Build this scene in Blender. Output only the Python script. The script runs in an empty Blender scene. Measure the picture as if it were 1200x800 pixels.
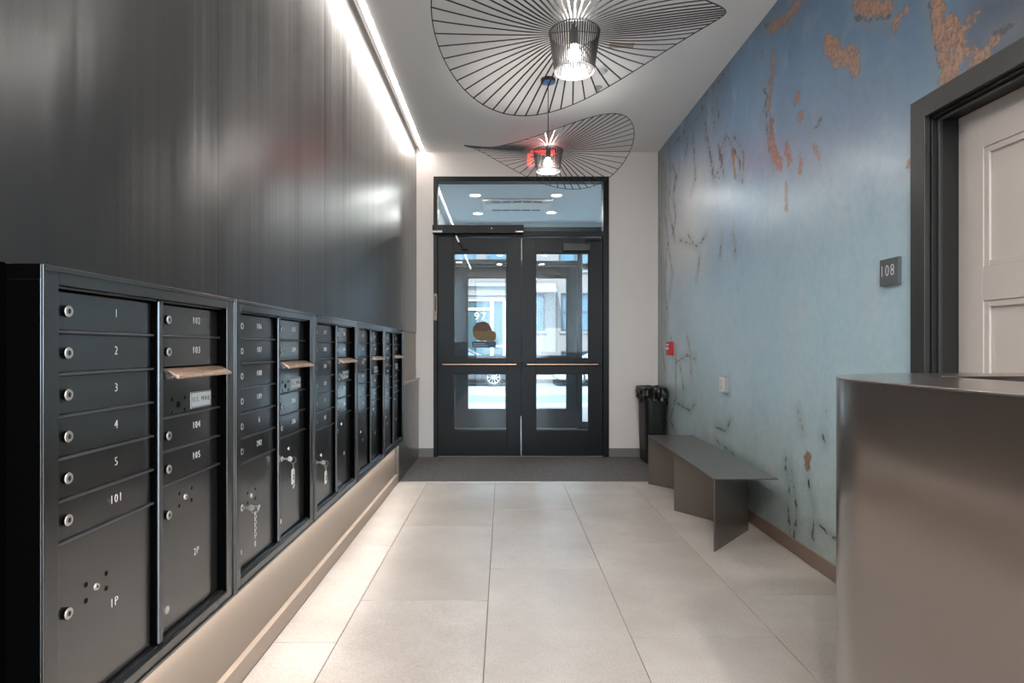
import bpy, bmesh, math, random
from mathutils import Vector, Matrix
random.seed(7)
C = bpy.context.scene.collection
D = bpy.data
PI = math.pi

# ------------------------------------------------------------ camera
H = 1.226                     # eye height
cam = D.cameras.new('camera'); camo = D.objects.new('camera', cam); C.objects.link(camo)
camo.location = (0, 0, H); camo.rotation_euler = (PI/2, 0, 0)
cam.sensor_width = 36; cam.lens = 21.0
cam.shift_x = 10/1200; cam.shift_y = 8/1200
cam.clip_start = 0.05; cam.clip_end = 400
bpy.context.scene.camera = camo

# ------------------------------------------------------------ world, sun, exposure
W = D.worlds.new('world'); bpy.context.scene.world = W; W.use_nodes = True
bg = W.node_tree.nodes['Background']; bg.inputs[0].default_value = (.74, .87, 1.0, 1); bg.inputs[1].default_value = 1.7
sun = D.lights.new('sun', 'SUN'); suno = D.objects.new('sun', sun); C.objects.link(suno)
sun.energy = 4.2; sun.angle = .02; sun.color = (1, .94, .88); suno.rotation_euler = (math.radians(33), 0, math.radians(-25))
vs = bpy.context.scene.view_settings
vs.view_transform = 'Standard'; vs.look = 'None'; vs.gamma = 1; vs.use_curve_mapping = False
vs.exposure = 2.58
bpy.context.scene.display_settings.display_device = 'sRGB'

# lamp strengths, the added unseen fill downlights among them
BULB = 85; COVE = 7; UNDER = 6.5; FILL_W = 10; VEST_W = 1.5; EXIT_E = 2.6

# ------------------------------------------------------------ material helpers
def lin(c):
    return tuple(((v/255)/12.92 if v/255 <= .04045 else ((v/255+.055)/1.055)**2.4) for v in c)
def mat(name, rgb, rough=.5, metal=0., spec=.5, emit=None, estr=0., bump=None, var=None, coat=0, crough=.15, cior=1.7):
    """bump=(scale,strength,(sx,sy,sz)); var=(scale,amount)"""
    m = D.materials.new(name); m.use_nodes = True; nt = m.node_tree; b = nt.nodes['Principled BSDF']
    col = lin(rgb) + (1,)
    b.inputs['Base Color'].default_value = col; b.inputs['Roughness'].default_value = rough
    b.inputs['Metallic'].default_value = metal; b.inputs['Specular IOR Level'].default_value = spec
    if coat: b.inputs['Coat Weight'].default_value = coat; b.inputs['Coat Roughness'].default_value = crough; b.inputs['Coat IOR'].default_value = cior
    if emit: b.inputs['Emission Color'].default_value = lin(emit)+(1,); b.inputs['Emission Strength'].default_value = estr
    geo = nt.nodes.new('ShaderNodeNewGeometry')
    if bump:
        mp = nt.nodes.new('ShaderNodeMapping'); mp.inputs['Scale'].default_value = bump[2] if len(bump) > 2 else (1,1,1)
        nt.links.new(geo.outputs['Position'], mp.inputs['Vector'])
        n = nt.nodes.new('ShaderNodeTexNoise'); n.inputs['Scale'].default_value = bump[0]; n.inputs['Detail'].default_value = 3
        nt.links.new(mp.outputs[0], n.inputs['Vector'])
        bp = nt.nodes.new('ShaderNodeBump'); bp.inputs['Strength'].default_value = bump[1]; bp.inputs['Distance'].default_value = .004
        nt.links.new(n.outputs['Fac'], bp.inputs['Height']); nt.links.new(bp.outputs[0], b.inputs['Normal'])
    if var:
        n = nt.nodes.new('ShaderNodeTexNoise'); n.inputs['Scale'].default_value = var[0]; n.inputs['Detail'].default_value = 5
        nt.links.new(geo.outputs['Position'], n.inputs['Vector'])
        r = nt.nodes.new('ShaderNodeValToRGB'); r.color_ramp.elements[0].position = .3; r.color_ramp.elements[1].position = .7
        r.color_ramp.elements[0].color = tuple(v*(1-var[1]) for v in col[:3])+(1,)
        r.color_ramp.elements[1].color = tuple(min(1, v*(1+var[1])) for v in col[:3])+(1,)
        nt.links.new(n.outputs['Fac'], r.inputs[0]); nt.links.new(r.outputs[0], b.inputs['Base Color'])
    return m

def brushed(name, rgb, rough, aniso, metal=.6, wave=.35, fine=.1, coat=.9):
    """dark sheet with a vertical grain"""
    m = mat(name, rgb, rough, metal, .5); nt = m.node_tree; b = nt.nodes['Principled BSDF']; b.inputs['IOR'].default_value = 1.6
    b.inputs['Anisotropic'].default_value = aniso
    b.inputs['Coat Weight'].default_value = coat; b.inputs['Coat Roughness'].default_value = .2; b.inputs['Coat IOR'].default_value = 1.5
    t = nt.nodes.new('ShaderNodeTangent'); t.direction_type = 'RADIAL'; t.axis = 'Z'
    nt.links.new(t.outputs[0], b.inputs['Tangent'])
    b.inputs['Anisotropic Rotation'].default_value = .25
    geo = nt.nodes.new('ShaderNodeNewGeometry')
    def noise(scale, sc, detail=2):
        mp = nt.nodes.new('ShaderNodeMapping'); mp.inputs['Scale'].default_value = sc
        nt.links.new(geo.outputs['Position'], mp.inputs['Vector'])
        n = nt.nodes.new('ShaderNodeTexNoise'); n.inputs['Scale'].default_value = scale; n.inputs['Detail'].default_value = detail
        nt.links.new(mp.outputs[0], n.inputs['Vector']); return n
    n1 = noise(3.4, (1, 1, .025), 4); n2 = noise(170, (1, 1, 1), 2)
    b1 = nt.nodes.new('ShaderNodeBump'); b1.inputs['Strength'].default_value = wave; b1.inputs['Distance'].default_value = .02
    nt.links.new(n1.outputs['Fac'], b1.inputs['Height'])
    b2 = nt.nodes.new('ShaderNodeBump'); b2.inputs['Strength'].default_value = fine; b2.inputs['Distance'].default_value = .002
    nt.links.new(n2.outputs['Fac'], b2.inputs['Height']); nt.links.new(b1.outputs[0], b2.inputs['Normal'])
    nt.links.new(b2.outputs[0], b.inputs['Normal'])
    return m

def emitter(name, rgb, s):
    m = D.materials.new(name); m.use_nodes = True; nt = m.node_tree; nt.nodes.clear()
    e = nt.nodes.new('ShaderNodeEmission'); e.inputs[0].default_value = lin(rgb)+(1,); e.inputs[1].default_value = s
    o = nt.nodes.new('ShaderNodeOutputMaterial'); nt.links.new(e.outputs[0], o.inputs[0]); return m

def glass_mat(name, tint, base=.028, edge=.6):
    m = D.materials.new(name); m.use_nodes = True; nt = m.node_tree; nt.nodes.clear()
    tr = nt.nodes.new('ShaderNodeBsdfTransparent'); tr.inputs[0].default_value = tint+(1,)
    gl = nt.nodes.new('ShaderNodeBsdfGlossy'); gl.inputs['Roughness'].default_value = .0
    lw = nt.nodes.new('ShaderNodeLayerWeight'); lw.inputs['Blend'].default_value = .5
    p = nt.nodes.new('ShaderNodeMath'); p.operation = 'POWER'; p.inputs[1].default_value = 5; nt.links.new(lw.outputs['Facing'], p.inputs[0])
    a = nt.nodes.new('ShaderNodeMath'); a.operation = 'MULTIPLY_ADD'; a.inputs[1].default_value = edge; a.inputs[2].default_value = base
    nt.links.new(p.outputs[0], a.inputs[0])
    mx = nt.nodes.new('ShaderNodeMixShader'); nt.links.new(a.outputs[0], mx.inputs[0]); nt.links.new(tr.outputs[0], mx.inputs[1]); nt.links.new(gl.outputs[0], mx.inputs[2])
    o = nt.nodes.new('ShaderNodeOutputMaterial'); nt.links.new(mx.outputs[0], o.inputs[0]); return m

M = {}
M['panel'] = brushed('dark_brushed_panel', (40, 39, 39), .3, .7, metal=.0, coat=0, wave=.45)
M['black_metal'] = mat('mailbox_black', (34, 35, 36), .3, .0, .5, bump=(260, .06), coat=1, crough=.14, cior=1.85)
M['black_door'] = mat('mailbox_door_black', (34, 35, 36), .3, .0, .5, bump=(420, .10), coat=1, crough=.13, cior=2.1)
M['matt_black'] = mat('matt_black', (3, 3, 3), .9, 0, .02)
M['void'] = mat('black_recess', (12, 12, 12), .7)
M['post'] = mat('post_metal', (120, 122, 126), .3, .8)
M['chrome'] = mat('chrome_lock', (225, 220, 214), .3, .8)
M['keyhole'] = mat('keyhole', (8, 8, 8), .6, 0, .1)
M['print'] = mat('white_print', (225, 225, 225), .6)
M['brass'] = mat('worn_brass', (215, 185, 160), .35, .8, var=(90, .2))
M['plate'] = mat('label_plate', (200, 205, 208), .45)
M['ink'] = mat('black_ink', (20, 20, 22), .6)
M['tag_plastic'] = mat('tag_plastic', (230, 230, 222), .35)
M['bronze'] = mat('bronze_laminate', (102, 95, 91), .38, .6, bump=(300, .04), coat=.5, crough=.25, cior=1.7)
M['curb'] = mat('taupe_base', (172, 156, 142), .45, .1)
M['cream'] = mat('cream_paint', (224, 216, 210), .6, bump=(180, .05))
M['ceiling'] = mat('ceiling_paint', (238, 236, 234), .7)
M['grey_base'] = mat('grey_baseboard', (120, 117, 114), .5)
M['brown_base'] = mat('brown_baseboard', (135, 115, 102), .5)
M['frame'] = mat('black_door_frame', (11, 11, 11), .4, .0, .3)
M['frame_out'] = mat('outer_door_frame', (62, 68, 72), .45, .3)
M['glass'] = glass_mat('door_glass', (.93, .97, .985))
M['glass_far'] = glass_mat('far_glass', (.93, .97, .985), .025, .4)
M['steel'] = mat('satin_steel', (190, 185, 180), .35, .9)
M['copper'] = mat('bronze_bar', (205, 160, 130), .3, .9)
M['lamp_black'] = mat('lamp_black', (28, 26, 26), .5)
M['slat'] = mat('lamp_slat', (34, 32, 32), .42, .2)
M['bulb'] = emitter('bulb_light', (255, 250, 244), BULB)
M['cove'] = emitter('cove_light', (255, 246, 238), COVE)
M['under'] = emitter('under_light', (255, 247, 238), UNDER)
M['down'] = emitter('downlight_lens', (255, 242, 228), 5)
M['vdown'] = emitter('vestibule_lens', (255, 246, 238), 2.5)
M['red_e'] = emitter('exit_red', (255, 40, 25), EXIT_E)
M['acrylic'] = mat('exit_panel', (220, 225, 232), .3)
M['white_plastic'] = mat('white_plastic', (225, 225, 225), .4)
M['red'] = mat('fire_alarm_red', (185, 25, 28), .35)
M['bin'] = mat('bin_plastic', (16, 16, 16), .5)
M['bag'] = mat('bin_liner', (14, 14, 15), .3, 0, .6)
M['sign'] = mat('sign_slate', (88, 92, 96), .5)
M['door_white'] = mat('door_white', (206, 196, 190), .5)
M['jamb'] = mat('jamb_dark', (58, 58, 57), .42, .2)
M['jamb_in'] = mat('jamb_inside', (34, 34, 33), .45, .1)
M['carpet'] = mat('walk_off_carpet', (112, 108, 106), .95, 0, .1, bump=(240, .9, (1, 3, 1)), var=(60, .35))
M['mirror_blue'] = mat('canopy_face', (80, 125, 175), .35, .3)  # blue stands in for the sky reflected in the canopy underside
M['vent_dark'] = mat('vent_dark', (90, 100, 108), .6)
M['vest_wall'] = mat('vestibule_wall', (190, 194, 196), .5)
M['vest_ceil'] = mat('vestibule_ceiling', (222, 234, 242), .7)
M['vest_floor'] = mat('vestibule_mat', (74, 74, 72), .9, var=(40, .2))
M['asphalt'] = mat('asphalt', (80, 87, 91), .8, var=(2.5, .12))
M['lane'] = mat('lane_band', (58, 76, 82), .8, var=(1.5, .15))
M['pavement'] = mat('pavement', (92, 87, 84), .8, var=(3, .08))
M['facade'] = mat('facade_paint', (78, 75, 74), .8, var=(1.2, .04))
M['facade_trim'] = mat('facade_trim', (78, 80, 82), .7)
M['teal'] = mat('entry_glass', (22, 46, 50), .5, .0, .2)
M['win_glass'] = mat('window_glass', (46, 70, 84), .3, .0, .3)
M['win_frame'] = mat('window_frame', (24, 29, 34), .5)
M['white_paint'] = mat('white_mullion', (190, 192, 194), .5)
M['car_dark'] = mat('car_paint_dark', (48, 54, 62), .22, .5, coat=.8)
M['car_white'] = mat('car_paint_white', (130, 130, 132), .25, .0, coat=.8)
M['car_glass'] = mat('car_glass', (60, 75, 88), .08, .2, .8)
M['tyre'] = mat('tyre', (30, 30, 32), .8)
M['rim'] = mat('alloy_rim', (150, 154, 158), .3, .7)
M['gold_print'] = mat('sticker_gold', (118, 94, 42), .5, var=(60, .3))
M['brown_print'] = mat('sticker_brown', (92, 60, 30), .5, var=(60, .3))
M['navy_print'] = mat('sticker_navy', (50, 76, 104), .5)

# ------------------------------------------------------------ mesh helpers
class MB:
    def __init__(s): s.v = []; s.f = []; s.m = []
    def add(s, v, f, mi=0):
        o = len(s.v); s.v += [tuple(p) for p in v]; s.f += [tuple(i+o for i in q) for q in f]; s.m += [mi]*len(f)
    def box(s, x0, x1, y0, y1, z0, z1, mi=0):
        s.add([(x0,y0,z0),(x1,y0,z0),(x1,y1,z0),(x0,y1,z0),(x0,y0,z1),(x1,y0,z1),(x1,y1,z1),(x0,y1,z1)],
              [(0,3,2,1),(4,5,6,7),(0,1,5,4),(1,2,6,5),(2,3,7,6),(3,0,4,7)], mi)
    def cyl(s, p0, p1, r0, r1=None, n=16, mi=0, cap=True):
        r1 = r0 if r1 is None else r1
        a = Vector(p0); b = Vector(p1); d = (b-a).normalized()
        u = d.orthogonal().normalized(); w = d.cross(u)
        v = [a+(u*math.cos(t)+w*math.sin(t))*r0 for t in [2*PI*i/n for i in range(n)]] + \
            [b+(u*math.cos(t)+w*math.sin(t))*r1 for t in [2*PI*i/n for i in range(n)]]
        f = [(i, (i+1) % n, n+(i+1) % n, n+i) for i in range(n)]
        if cap: f += [tuple(range(n-1, -1, -1)), tuple(range(n, 2*n))]
        s.add(v, f, mi)
    def tube(s, pts, r, n=6, closed=False, mi=0):
        P = [Vector(p) for p in pts]; N = len(P); v = []
        for i, p in enumerate(P):
            q0 = P[(i-1) % N] if (closed or i > 0) else p; q1 = P[(i+1) % N] if (closed or i < N-1) else p
            d = (q1-q0).normalized(); up = Vector((0,0,1)) if abs(d.z) < .95 else Vector((1,0,0))
            u = d.cross(up).normalized(); w = d.cross(u)
            v += [p+(u*math.cos(2*PI*k/n)+w*math.sin(2*PI*k/n))*r for k in range(n)]
        f = []
        for i in range(N if closed else N-1):
            j = (i+1) % N
            f += [(i*n+k, i*n+(k+1) % n, j*n+(k+1) % n, j*n+k) for k in range(n)]
        if not closed: f += [tuple(range(n-1, -1, -1)), tuple((N-1)*n+k for k in range(n))]
        s.add(v, f, mi)
    def prism(s, poly, axis, a0, a1, mi=0):
        """poly: 2D points; axis 'x': (y,z) 'y': (x,z) 'z': (x,y)"""
        def P(p, a): return {'x': (a, p[0], p[1]), 'y': (p[0], a, p[1]), 'z': (p[0], p[1], a)}[axis]
        n = len(poly)
        s.add([P(p, a0) for p in poly]+[P(p, a1) for p in poly],
              [tuple(range(n-1, -1, -1)), tuple(range(n, 2*n))]+[(i, (i+1) % n, n+(i+1) % n, n+i) for i in range(n)], mi)
    def mesh(s, name, mats):
        me = D.meshes.new(name); me.from_pydata(s.v, [], s.f)
        for m in (mats if isinstance(mats, (list, tuple)) else [mats]): me.materials.append(m)
        me.polygons.foreach_set('material_index', s.m)
        bm = bmesh.new(); bm.from_mesh(me); bmesh.ops.recalc_face_normals(bm, faces=bm.faces); bm.to_mesh(me); bm.free()
        return me
    def build(s, name, mats, parent=None, bevel=0, smooth=False, seg=2):
        o = D.objects.new(name, s.mesh(name, mats)); C.objects.link(o)
        if parent: o.parent = parent
        if bevel:
            b = o.modifiers.new('bevel', 'BEVEL'); b.width = bevel; b.segments = seg; b.limit_method = 'ANGLE'; b.angle_limit = math.radians(40)
        if smooth: shade(o)
        return o
def shade(o, ang=40):
    me = o.data; me.polygons.foreach_set('use_smooth', [True]*len(me.polygons))
    bm = bmesh.new(); bm.from_mesh(me)
    for e in bm.edges:
        if len(e.link_faces) == 2 and e.calc_face_angle(0) > math.radians(ang): e.smooth = False
    bm.to_mesh(me); bm.free()
def tag(o, label=None, cat=None, group=None, kind=None):
    if label: o['label'] = label
    if cat: o['category'] = cat
    if group: o['group'] = group
    if kind: o['kind'] = kind
    return o
def empty(name, loc, label=None, cat=None, group=None, kind=None):
    o = D.objects.new(name, None); C.objects.link(o); o.location = loc; o.empty_display_size = .1
    return tag(o, label, cat, group, kind)
def bx(name, m, parent, *a, bevel=0):
    b = MB(); b.box(*a); return b.build(name, m, parent, bevel=bevel)
_txt = {}
def text_mesh(body, size, depth=.0004):
    k = (body, size, depth)
    if k not in _txt:
        cu = D.curves.new('lettering', 'FONT'); cu.body = body; cu.size = size; cu.align_x = 'CENTER'; cu.align_y = 'CENTER'
        cu.extrude = depth; cu.offset = -size*.018; cu.space_character = 1.2; cu.resolution_u = 2
        o = D.objects.new('t', cu); C.objects.link(o)
        bpy.context.view_layer.update()
        me = D.meshes.new_from_object(o.evaluated_get(bpy.context.evaluated_depsgraph_get()))
        D.objects.remove(o); _txt[k] = me
    return _txt[k].copy()
ROT_L = Matrix(((0,0,1),(1,0,0),(0,1,0))).to_4x4()       # text on a face looking to +X
ROT_R = Matrix(((0,0,-1),(-1,0,0),(0,1,0))).to_4x4()     # text on a face looking to -X
ROT_E = Matrix(((1,0,0),(0,0,-1),(0,1,0))).to_4x4()      # text on a face looking to -Y
def text(name, body, size, loc, rot, m, parent, depth=.0004, squash=1, bold=0):
    me = text_mesh(body, size, depth); me.materials.clear(); me.materials.append(m)
    me.transform(Matrix.Diagonal((squash, 1, 1, 1))); me.transform(rot); me.transform(Matrix.Translation(loc))
    o = D.objects.new(name, me); C.objects.link(o); o.parent = parent; return o

# ------------------------------------------------------------ dimensions
YE = 6.73          # end wall
XR = 1.74          # right wall
XL = -.986         # left wall face
ZC = 3.433         # ceiling
YB = -3.0          # back of the hall, behind the camera
S = 'structure'

# ------------------------------------------------------------ floor with tiles
def tile_mat():
    m = mat('stone_tile', (196, 184, 173), .36, 0, .5); nt = m.node_tree; b = nt.nodes['Principled BSDF']
    geo = nt.nodes.new('ShaderNodeNewGeometry'); oi = nt.nodes.new('ShaderNodeObjectInfo')
    cx = nt.nodes.new('ShaderNodeVectorMath'); cx.operation = 'SCALE'; cx.inputs['Scale'].default_value = 9
    cc = nt.nodes.new('ShaderNodeCombineXYZ'); nt.links.new(oi.outputs['Random'], cc.inputs[2]); nt.links.new(cc.outputs[0], cx.inputs[0])
    ad = nt.nodes.new('ShaderNodeVectorMath'); ad.operation = 'ADD'; nt.links.new(geo.outputs['Position'], ad.inputs[0]); nt.links.new(cx.outputs[0], ad.inputs[1])
    n1 = nt.nodes.new('ShaderNodeTexNoise'); n1.inputs['Scale'].default_value = 2.2; n1.inputs['Detail'].default_value = 6; n1.inputs['Roughness'].default_value = .6
    n2 = nt.nodes.new('ShaderNodeTexNoise'); n2.inputs['Scale'].default_value = 160; n2.inputs['Detail'].default_value = 2
    for n in (n1, n2): nt.links.new(ad.outputs[0], n.inputs['Vector'])
    r = nt.nodes.new('ShaderNodeValToRGB'); r.color_ramp.elements[0].position = .3; r.color_ramp.elements[1].position = .72
    r.color_ramp.elements[0].color = lin((178, 169, 161))+(1,); r.color_ramp.elements[1].color = lin((202, 195, 189))+(1,)
    nt.links.new(n1.outputs['Fac'], r.inputs[0])
    mx = nt.nodes.new('ShaderNodeMixRGB'); mx.blend_type = 'OVERLAY'; mx.inputs[0].default_value = .35
    nt.links.new(r.outputs[0], mx.inputs[1]); nt.links.new(n2.outputs['Fac'], mx.inputs[2]); nt.links.new(mx.outputs[0], b.inputs['Base Color'])
    rr = nt.nodes.new('ShaderNodeMapRange'); rr.inputs['To Min'].default_value = .28; rr.inputs['To Max'].default_value = .46
    nt.links.new(n1.outputs['Fac'], rr.inputs['Value']); nt.links.new(rr.outputs[0], b.inputs['Roughness'])
    bp = nt.nodes.new('ShaderNodeBump'); bp.inputs['Strength'].default_value = .06; bp.inputs['Distance'].default_value = .002
    nt.links.new(n2.outputs['Fac'], bp.inputs['Height']); nt.links.new(bp.outputs[0], b.inputs['Normal'])
    return m
M['tile'] = tile_mat()
M['grout'] = mat('grout', (128, 118, 110), .9)
fl = MB(); fl.box(-1.3, 2.1, YB, YE+.02, -.12, -.004); floor = fl.build('floor', M['grout']); tag(floor, kind=S)
cols = [(-.961, -.695, 2.49), (-.695, -.0745, 2.905), (-.0745, .5425, 3.321), (.5425, 1.160, 2.535), (1.160, XR, 2.974)]
MAT_Y = 5.48
full = None
for x0, x1, y0 in cols:
    y = y0 - 1.232*5
    while y < MAT_Y:
        a, b = max(y, YB), min(y+1.232, MAT_Y)
        if b-a > .02:
            g = .0016
            t = MB(); t.box(x0+g, x1-g, a+g, b-g, -.01, 0); t.build('tile', M['tile'], floor, bevel=.0012)
        y += 1.232
mt = MB(); mt.box(-.955, XR, MAT_Y+.004, YE, -.004, .004)
tag(mt.build('entrance_carpet', M['carpet']), 'dark grey walk-off carpet laid in the floor before the entrance doors', 'carpet')
bx('threshold_strip', M['steel'], D.objects['entrance_carpet'], -.955, XR, MAT_Y-.004, MAT_Y+.003, -.003, .005)

# ------------------------------------------------------------ left wall
wl = MB()
wl.box(XL-.15, XL, YB, YE, -.12, ZC+.25)
M['low_wall'] = brushed('lower_wall_bronze', (152, 138, 126), .5, .3, metal=.2, wave=.1, coat=.2)
wall_left = wl.build('wall_left', M['low_wall']); tag(wall_left, kind=S)
seams = [YB, -1.61, -.39, .83, 2.05, 3.27, 4.49, 5.71, YE]
for i in range(len(seams)-1):
    a, b = seams[i]+.0004, seams[i+1]-.0004
    p = MB(); p.box(XL, XL+.006, a, b, 1.396, ZC+.065)
    o = p.build('panel', M['panel'], wall_left)
# lower wall set matt black before the first mailbox unit
p = MB(); p.box(XL, XL+.0055, YB, 1.176, 0.08, 1.3955); p.build('panel', M['matt_black'], wall_left)
# curb along the foot of the wall
cb = MB(); cb.box(XL, -.961, YB, 5.447, 0, .078); tag(cb.build('baseboard_left', M['curb'], bevel=.002), kind=S)

# light strip below the mailboxes
ul = empty('light_strip', (-.95, 1.19, .38), 'warm light strip hidden under the row of mailboxes', 'light')
b = MB(); b.box(-.012, .012, 0, 4.24, -.006, .004); b.build('housing', M['steel'], ul)
b = MB(); b.box(-.009, .009, .01, 4.23, -.0085, -.0065); b.build('diffuser', M['under'], ul)

# ledge cabinet past the mailboxes
cab = empty('ledge_cabinet', (-.955, 5.45, 0), 'low bronze cabinet with pale ledge between the mailboxes and the end wall', 'cabinet')
b = MB(); b.box(-.03, 0, .0, .46, .0, .875); b.build('side_panel', M['bronze'], cab, bevel=.002)
b = MB(); b.box(-.03, 0, .464, YE-5.452, .0, .875); b.build('door_panel', M['bronze'], cab, bevel=.002)
b = MB(); b.box(-.03, .012, .0, YE-5.452, .877, .895); b.build('ledge', M['curb'], cab, bevel=.002)

# ------------------------------------------------------------ end wall
FX0, FX1, FZ = -.788, 1.188, 3.159     # door frame outer
ew = MB()
ew.box(-1.2, FX0, YE, YE+.16, -.1, ZC+.2); ew.box(FX1, 2.0, YE, YE+.16, -.1, ZC+.2); ew.box(FX0, FX1, YE, YE+.16, FZ, ZC+.2)
tag(ew.build('wall_end', M['cream']), kind=S)
b = MB(); b.box(-.955, FX0-.001, YE-.012, YE, .004, .102); b.box(FX1+.001, XR, YE-.012, YE, .004, .102)
tag(b.build('baseboard_end', M['grey_base'], bevel=.002), kind=S)
# ------------------------------------------------------------ ceiling with the light slot
ce = MB(); ce.box(-.885, 2.0, YB, YE, ZC, ZC+.12); ce.box(-1.2, -.885, YB, YE, ZC+.07, ZC+.2)
tag(ce.build('ceiling', M['ceiling']), kind=S)
ls = empty('cove_light', (-.905, YB, ZC), 'bright linear light set in the ceiling edge above the dark wall', 'light')
L = YE-YB
b = MB(); b.box(-.018, .019, 0, L, .004, .07); b.build('housing', M['steel'], ls)
b = MB(); b.box(-.016, .016, .0, L-.002, -.004, .003); b.build('diffuser', M['cove'], ls)

# ------------------------------------------------------------ mural wall (right)
GOLD = [  # width (m), points (y,z) on the wall: flakes of the print
]
GOLD = [
  (0.0225, [(3.942, 3.321), (3.68, 3.255), (3.52, 3.258)]),
  (0.0366, [(3.205, 2.87), (3.115, 2.735), (3.0, 2.7), (2.956, 2.615)]),
  (0.0138, [(3.854, 3.142), (3.854, 2.988)]),
  (0.0172, [(4.02, 3.213)]),
  (0.0139, [(3.879, 2.955), (3.916, 2.793)]),
  (0.0222, [(3.879, 2.689)]),
  (0.0303, [(3.541, 2.713)]),
  (0.025, [(3.5, 2.581)]),
  (0.0249, [(3.879, 2.611), (3.83, 2.474), (3.759, 2.365)]),
  (0.0184, [(3.68, 2.467), (3.636, 2.369)]),
  (0.01, [(3.5, 2.346), (3.5, 2.256)]),
  (0.0057, [(3.337, 2.351), (3.301, 2.273)]),
  (0.0253, [(2.949, 2.932), (2.846, 2.836), (2.695, 2.766)]),
  (0.0129, [(2.581, 2.686), (2.659, 2.651)]),
  (0.0308, [(2.393, 2.641), (2.384, 2.513), (2.36, 2.399), (2.32, 2.26)]),
  (0.0167, [(2.333, 2.519), (2.264, 2.352)]),
  (0.0081, [(2.26, 2.424), (2.187, 2.463)]),
  (0.0111, [(2.227, 2.269), (2.175, 2.282), (2.126, 2.313)]),
  (0.0063, [(2.215, 2.327), (2.227, 2.269)]),
  (0.0091, [(2.559, 2.005)]),
  (0.0219, [(3.412, 0.612), (3.421, 0.561)]),
  (0.0079, [(3.68, 2.241), (3.669, 2.08)]),
  (0.0097, [(4.528, 2.727), (4.494, 2.51)]),
]
VEIN = [
  (0.0, [(6.513, 3.254), (6.377, 2.984), (6.444, 2.681), (6.311, 2.38), (6.411, 2.123)]),
  (0.0, [(6.183, 3.151), (6.03, 2.975), (6.152, 2.746)]),
  (0.0, [(6.311, 2.335), (6.152, 1.999), (6.278, 1.746)]),
  (0.0, [(5.8, 3.364), (5.639, 3.183), (5.718, 3.048)]),
  (0.0, [(5.161, 3.054), (4.992, 2.816), (4.911, 2.594)]),
  (0.0, [(4.833, 2.869), (4.776, 2.679), (4.853, 2.564)]),
  (0.0, [(4.951, 3.405), (4.992, 3.244), (4.911, 3.036)]),
  (0.0, [(6.584, 1.301), (6.411, 0.933), (6.513, 0.556)]),
  (0.0, [(6.214, 1.341), (6.121, 1.121)]),
  (0.0, [(5.884, 1.041), (5.773, 0.838)]),
  (0.0, [(4.667, 2.899), (4.776, 2.816), (4.721, 2.595)]),
  (0.0, [(4.511, 2.824), (4.319, 2.633), (4.35, 2.432)]),
  (0.0, [(5.639, 2.297), (5.486, 2.198)]),
  (0.0, [(5.296, 2.043), (5.389, 1.827)]),
  (0.0, [(2.559, 2.023), (2.591, 1.996)]),
  (0.0, [(6.278, 3.388), (6.214, 3.019), (6.311, 2.723), (6.06, 2.325)]),
  (0.0, [(6.584, 3.342), (6.548, 2.901), (6.656, 2.557), (6.584, 2.054), (6.548, 1.488)]),
  (0.0, [(5.913, 3.042), (6.121, 2.791), (6.03, 2.544), (6.152, 2.395)]),
  (0.0, [(6.121, 3.307), (5.342, 3.287), (5.118, 3.412), (4.721, 3.438)]),
  (0.0, [(5.227, 3.339), (5.075, 2.973), (4.951, 2.605), (4.758, 2.708), (4.667, 2.899), (4.397, 2.595), (4.397, 2.451)]),
  (0.0, [(4.814, 3.062), (4.911, 3.373), (4.703, 3.389)]),
  (0.0, [(5.486, 3.217), (5.413, 2.765), (5.536, 2.665)]),
  (0.0, [(5.913, 2.299), (5.342, 2.134), (5.118, 2.206)]),
  (0.0, [(4.758, 2.137), (4.795, 1.966)]),
  (0.0, [(4.528, 2.112), (4.478, 1.936)]),
  (0.0, [(4.02, 2.983), (3.929, 2.887), (4.02, 2.776)]),
  (0.0, [(6.03, 1.217), (6.03, 0.735), (6.246, 0.476), (6.03, 0.382)]),
  (0.0, [(5.665, 1.347), (5.562, 1.178), (5.536, 0.989)]),
  (0.0, [(6.0, 1.089), (5.665, 1.161), (5.413, 1.133)]),
  (0.0, [(6.0, 0.677), (5.562, 0.646), (5.413, 0.731)]),
  (0.0, [(3.68, 0.548), (3.691, 0.467), (3.636, 0.426), (3.647, 0.267), (3.625, 0.025)]),
  (0.0, [(3.614, 0.508), (3.572, 0.374), (3.541, 0.255), (3.582, 0.09)]),
  (0.0, [(3.412, 0.475), (3.346, 0.323), (3.365, 0.135)]),
  (0.0, [(3.292, 0.253), (3.123, 0.227)]),
  (0.0, [(3.257, 0.751), (3.239, 0.726)]),
  (0.0, [(4.776, 0.462), (4.511, 0.427)]),
  (0.0, [(3.53, 0.863), (3.48, 0.744)]),
  (0.0, [(4.911, 0.581), (4.685, 0.577), (4.579, 0.677)]),
  (0.0, [(3.98, 3.375), (3.636, 3.221), (3.48, 3.254)]),
  (0.0, [(2.971, 2.873), (2.833, 2.78), (2.677, 2.717)]),
  (0.0, [(3.942, 3.017), (3.967, 2.802), (3.929, 2.59), (3.854, 2.371)]),
  (0.0, [(2.436, 2.646), (2.417, 2.496), (2.351, 2.267)]),
  (0.0, [(2.118, 2.34), (2.03, 2.322)]),
  (0.0, [(6.377, 2.21), (6.444, 1.852), (6.311, 1.551)]),
  (0.0, [(3.337, 2.456), (3.274, 2.48)]),
  (0.0, [(4.814, 0.456), (4.911, 0.496)]),
]
MURAL_STOPS = [(0, (150,160,158)), (.14, (176,194,194)), (.33, (178,206,218)), (.52, (172,200,216)), (.68, (138,174,204)), (.82, (104,146,182)), (1, (72,110,144))]


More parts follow.
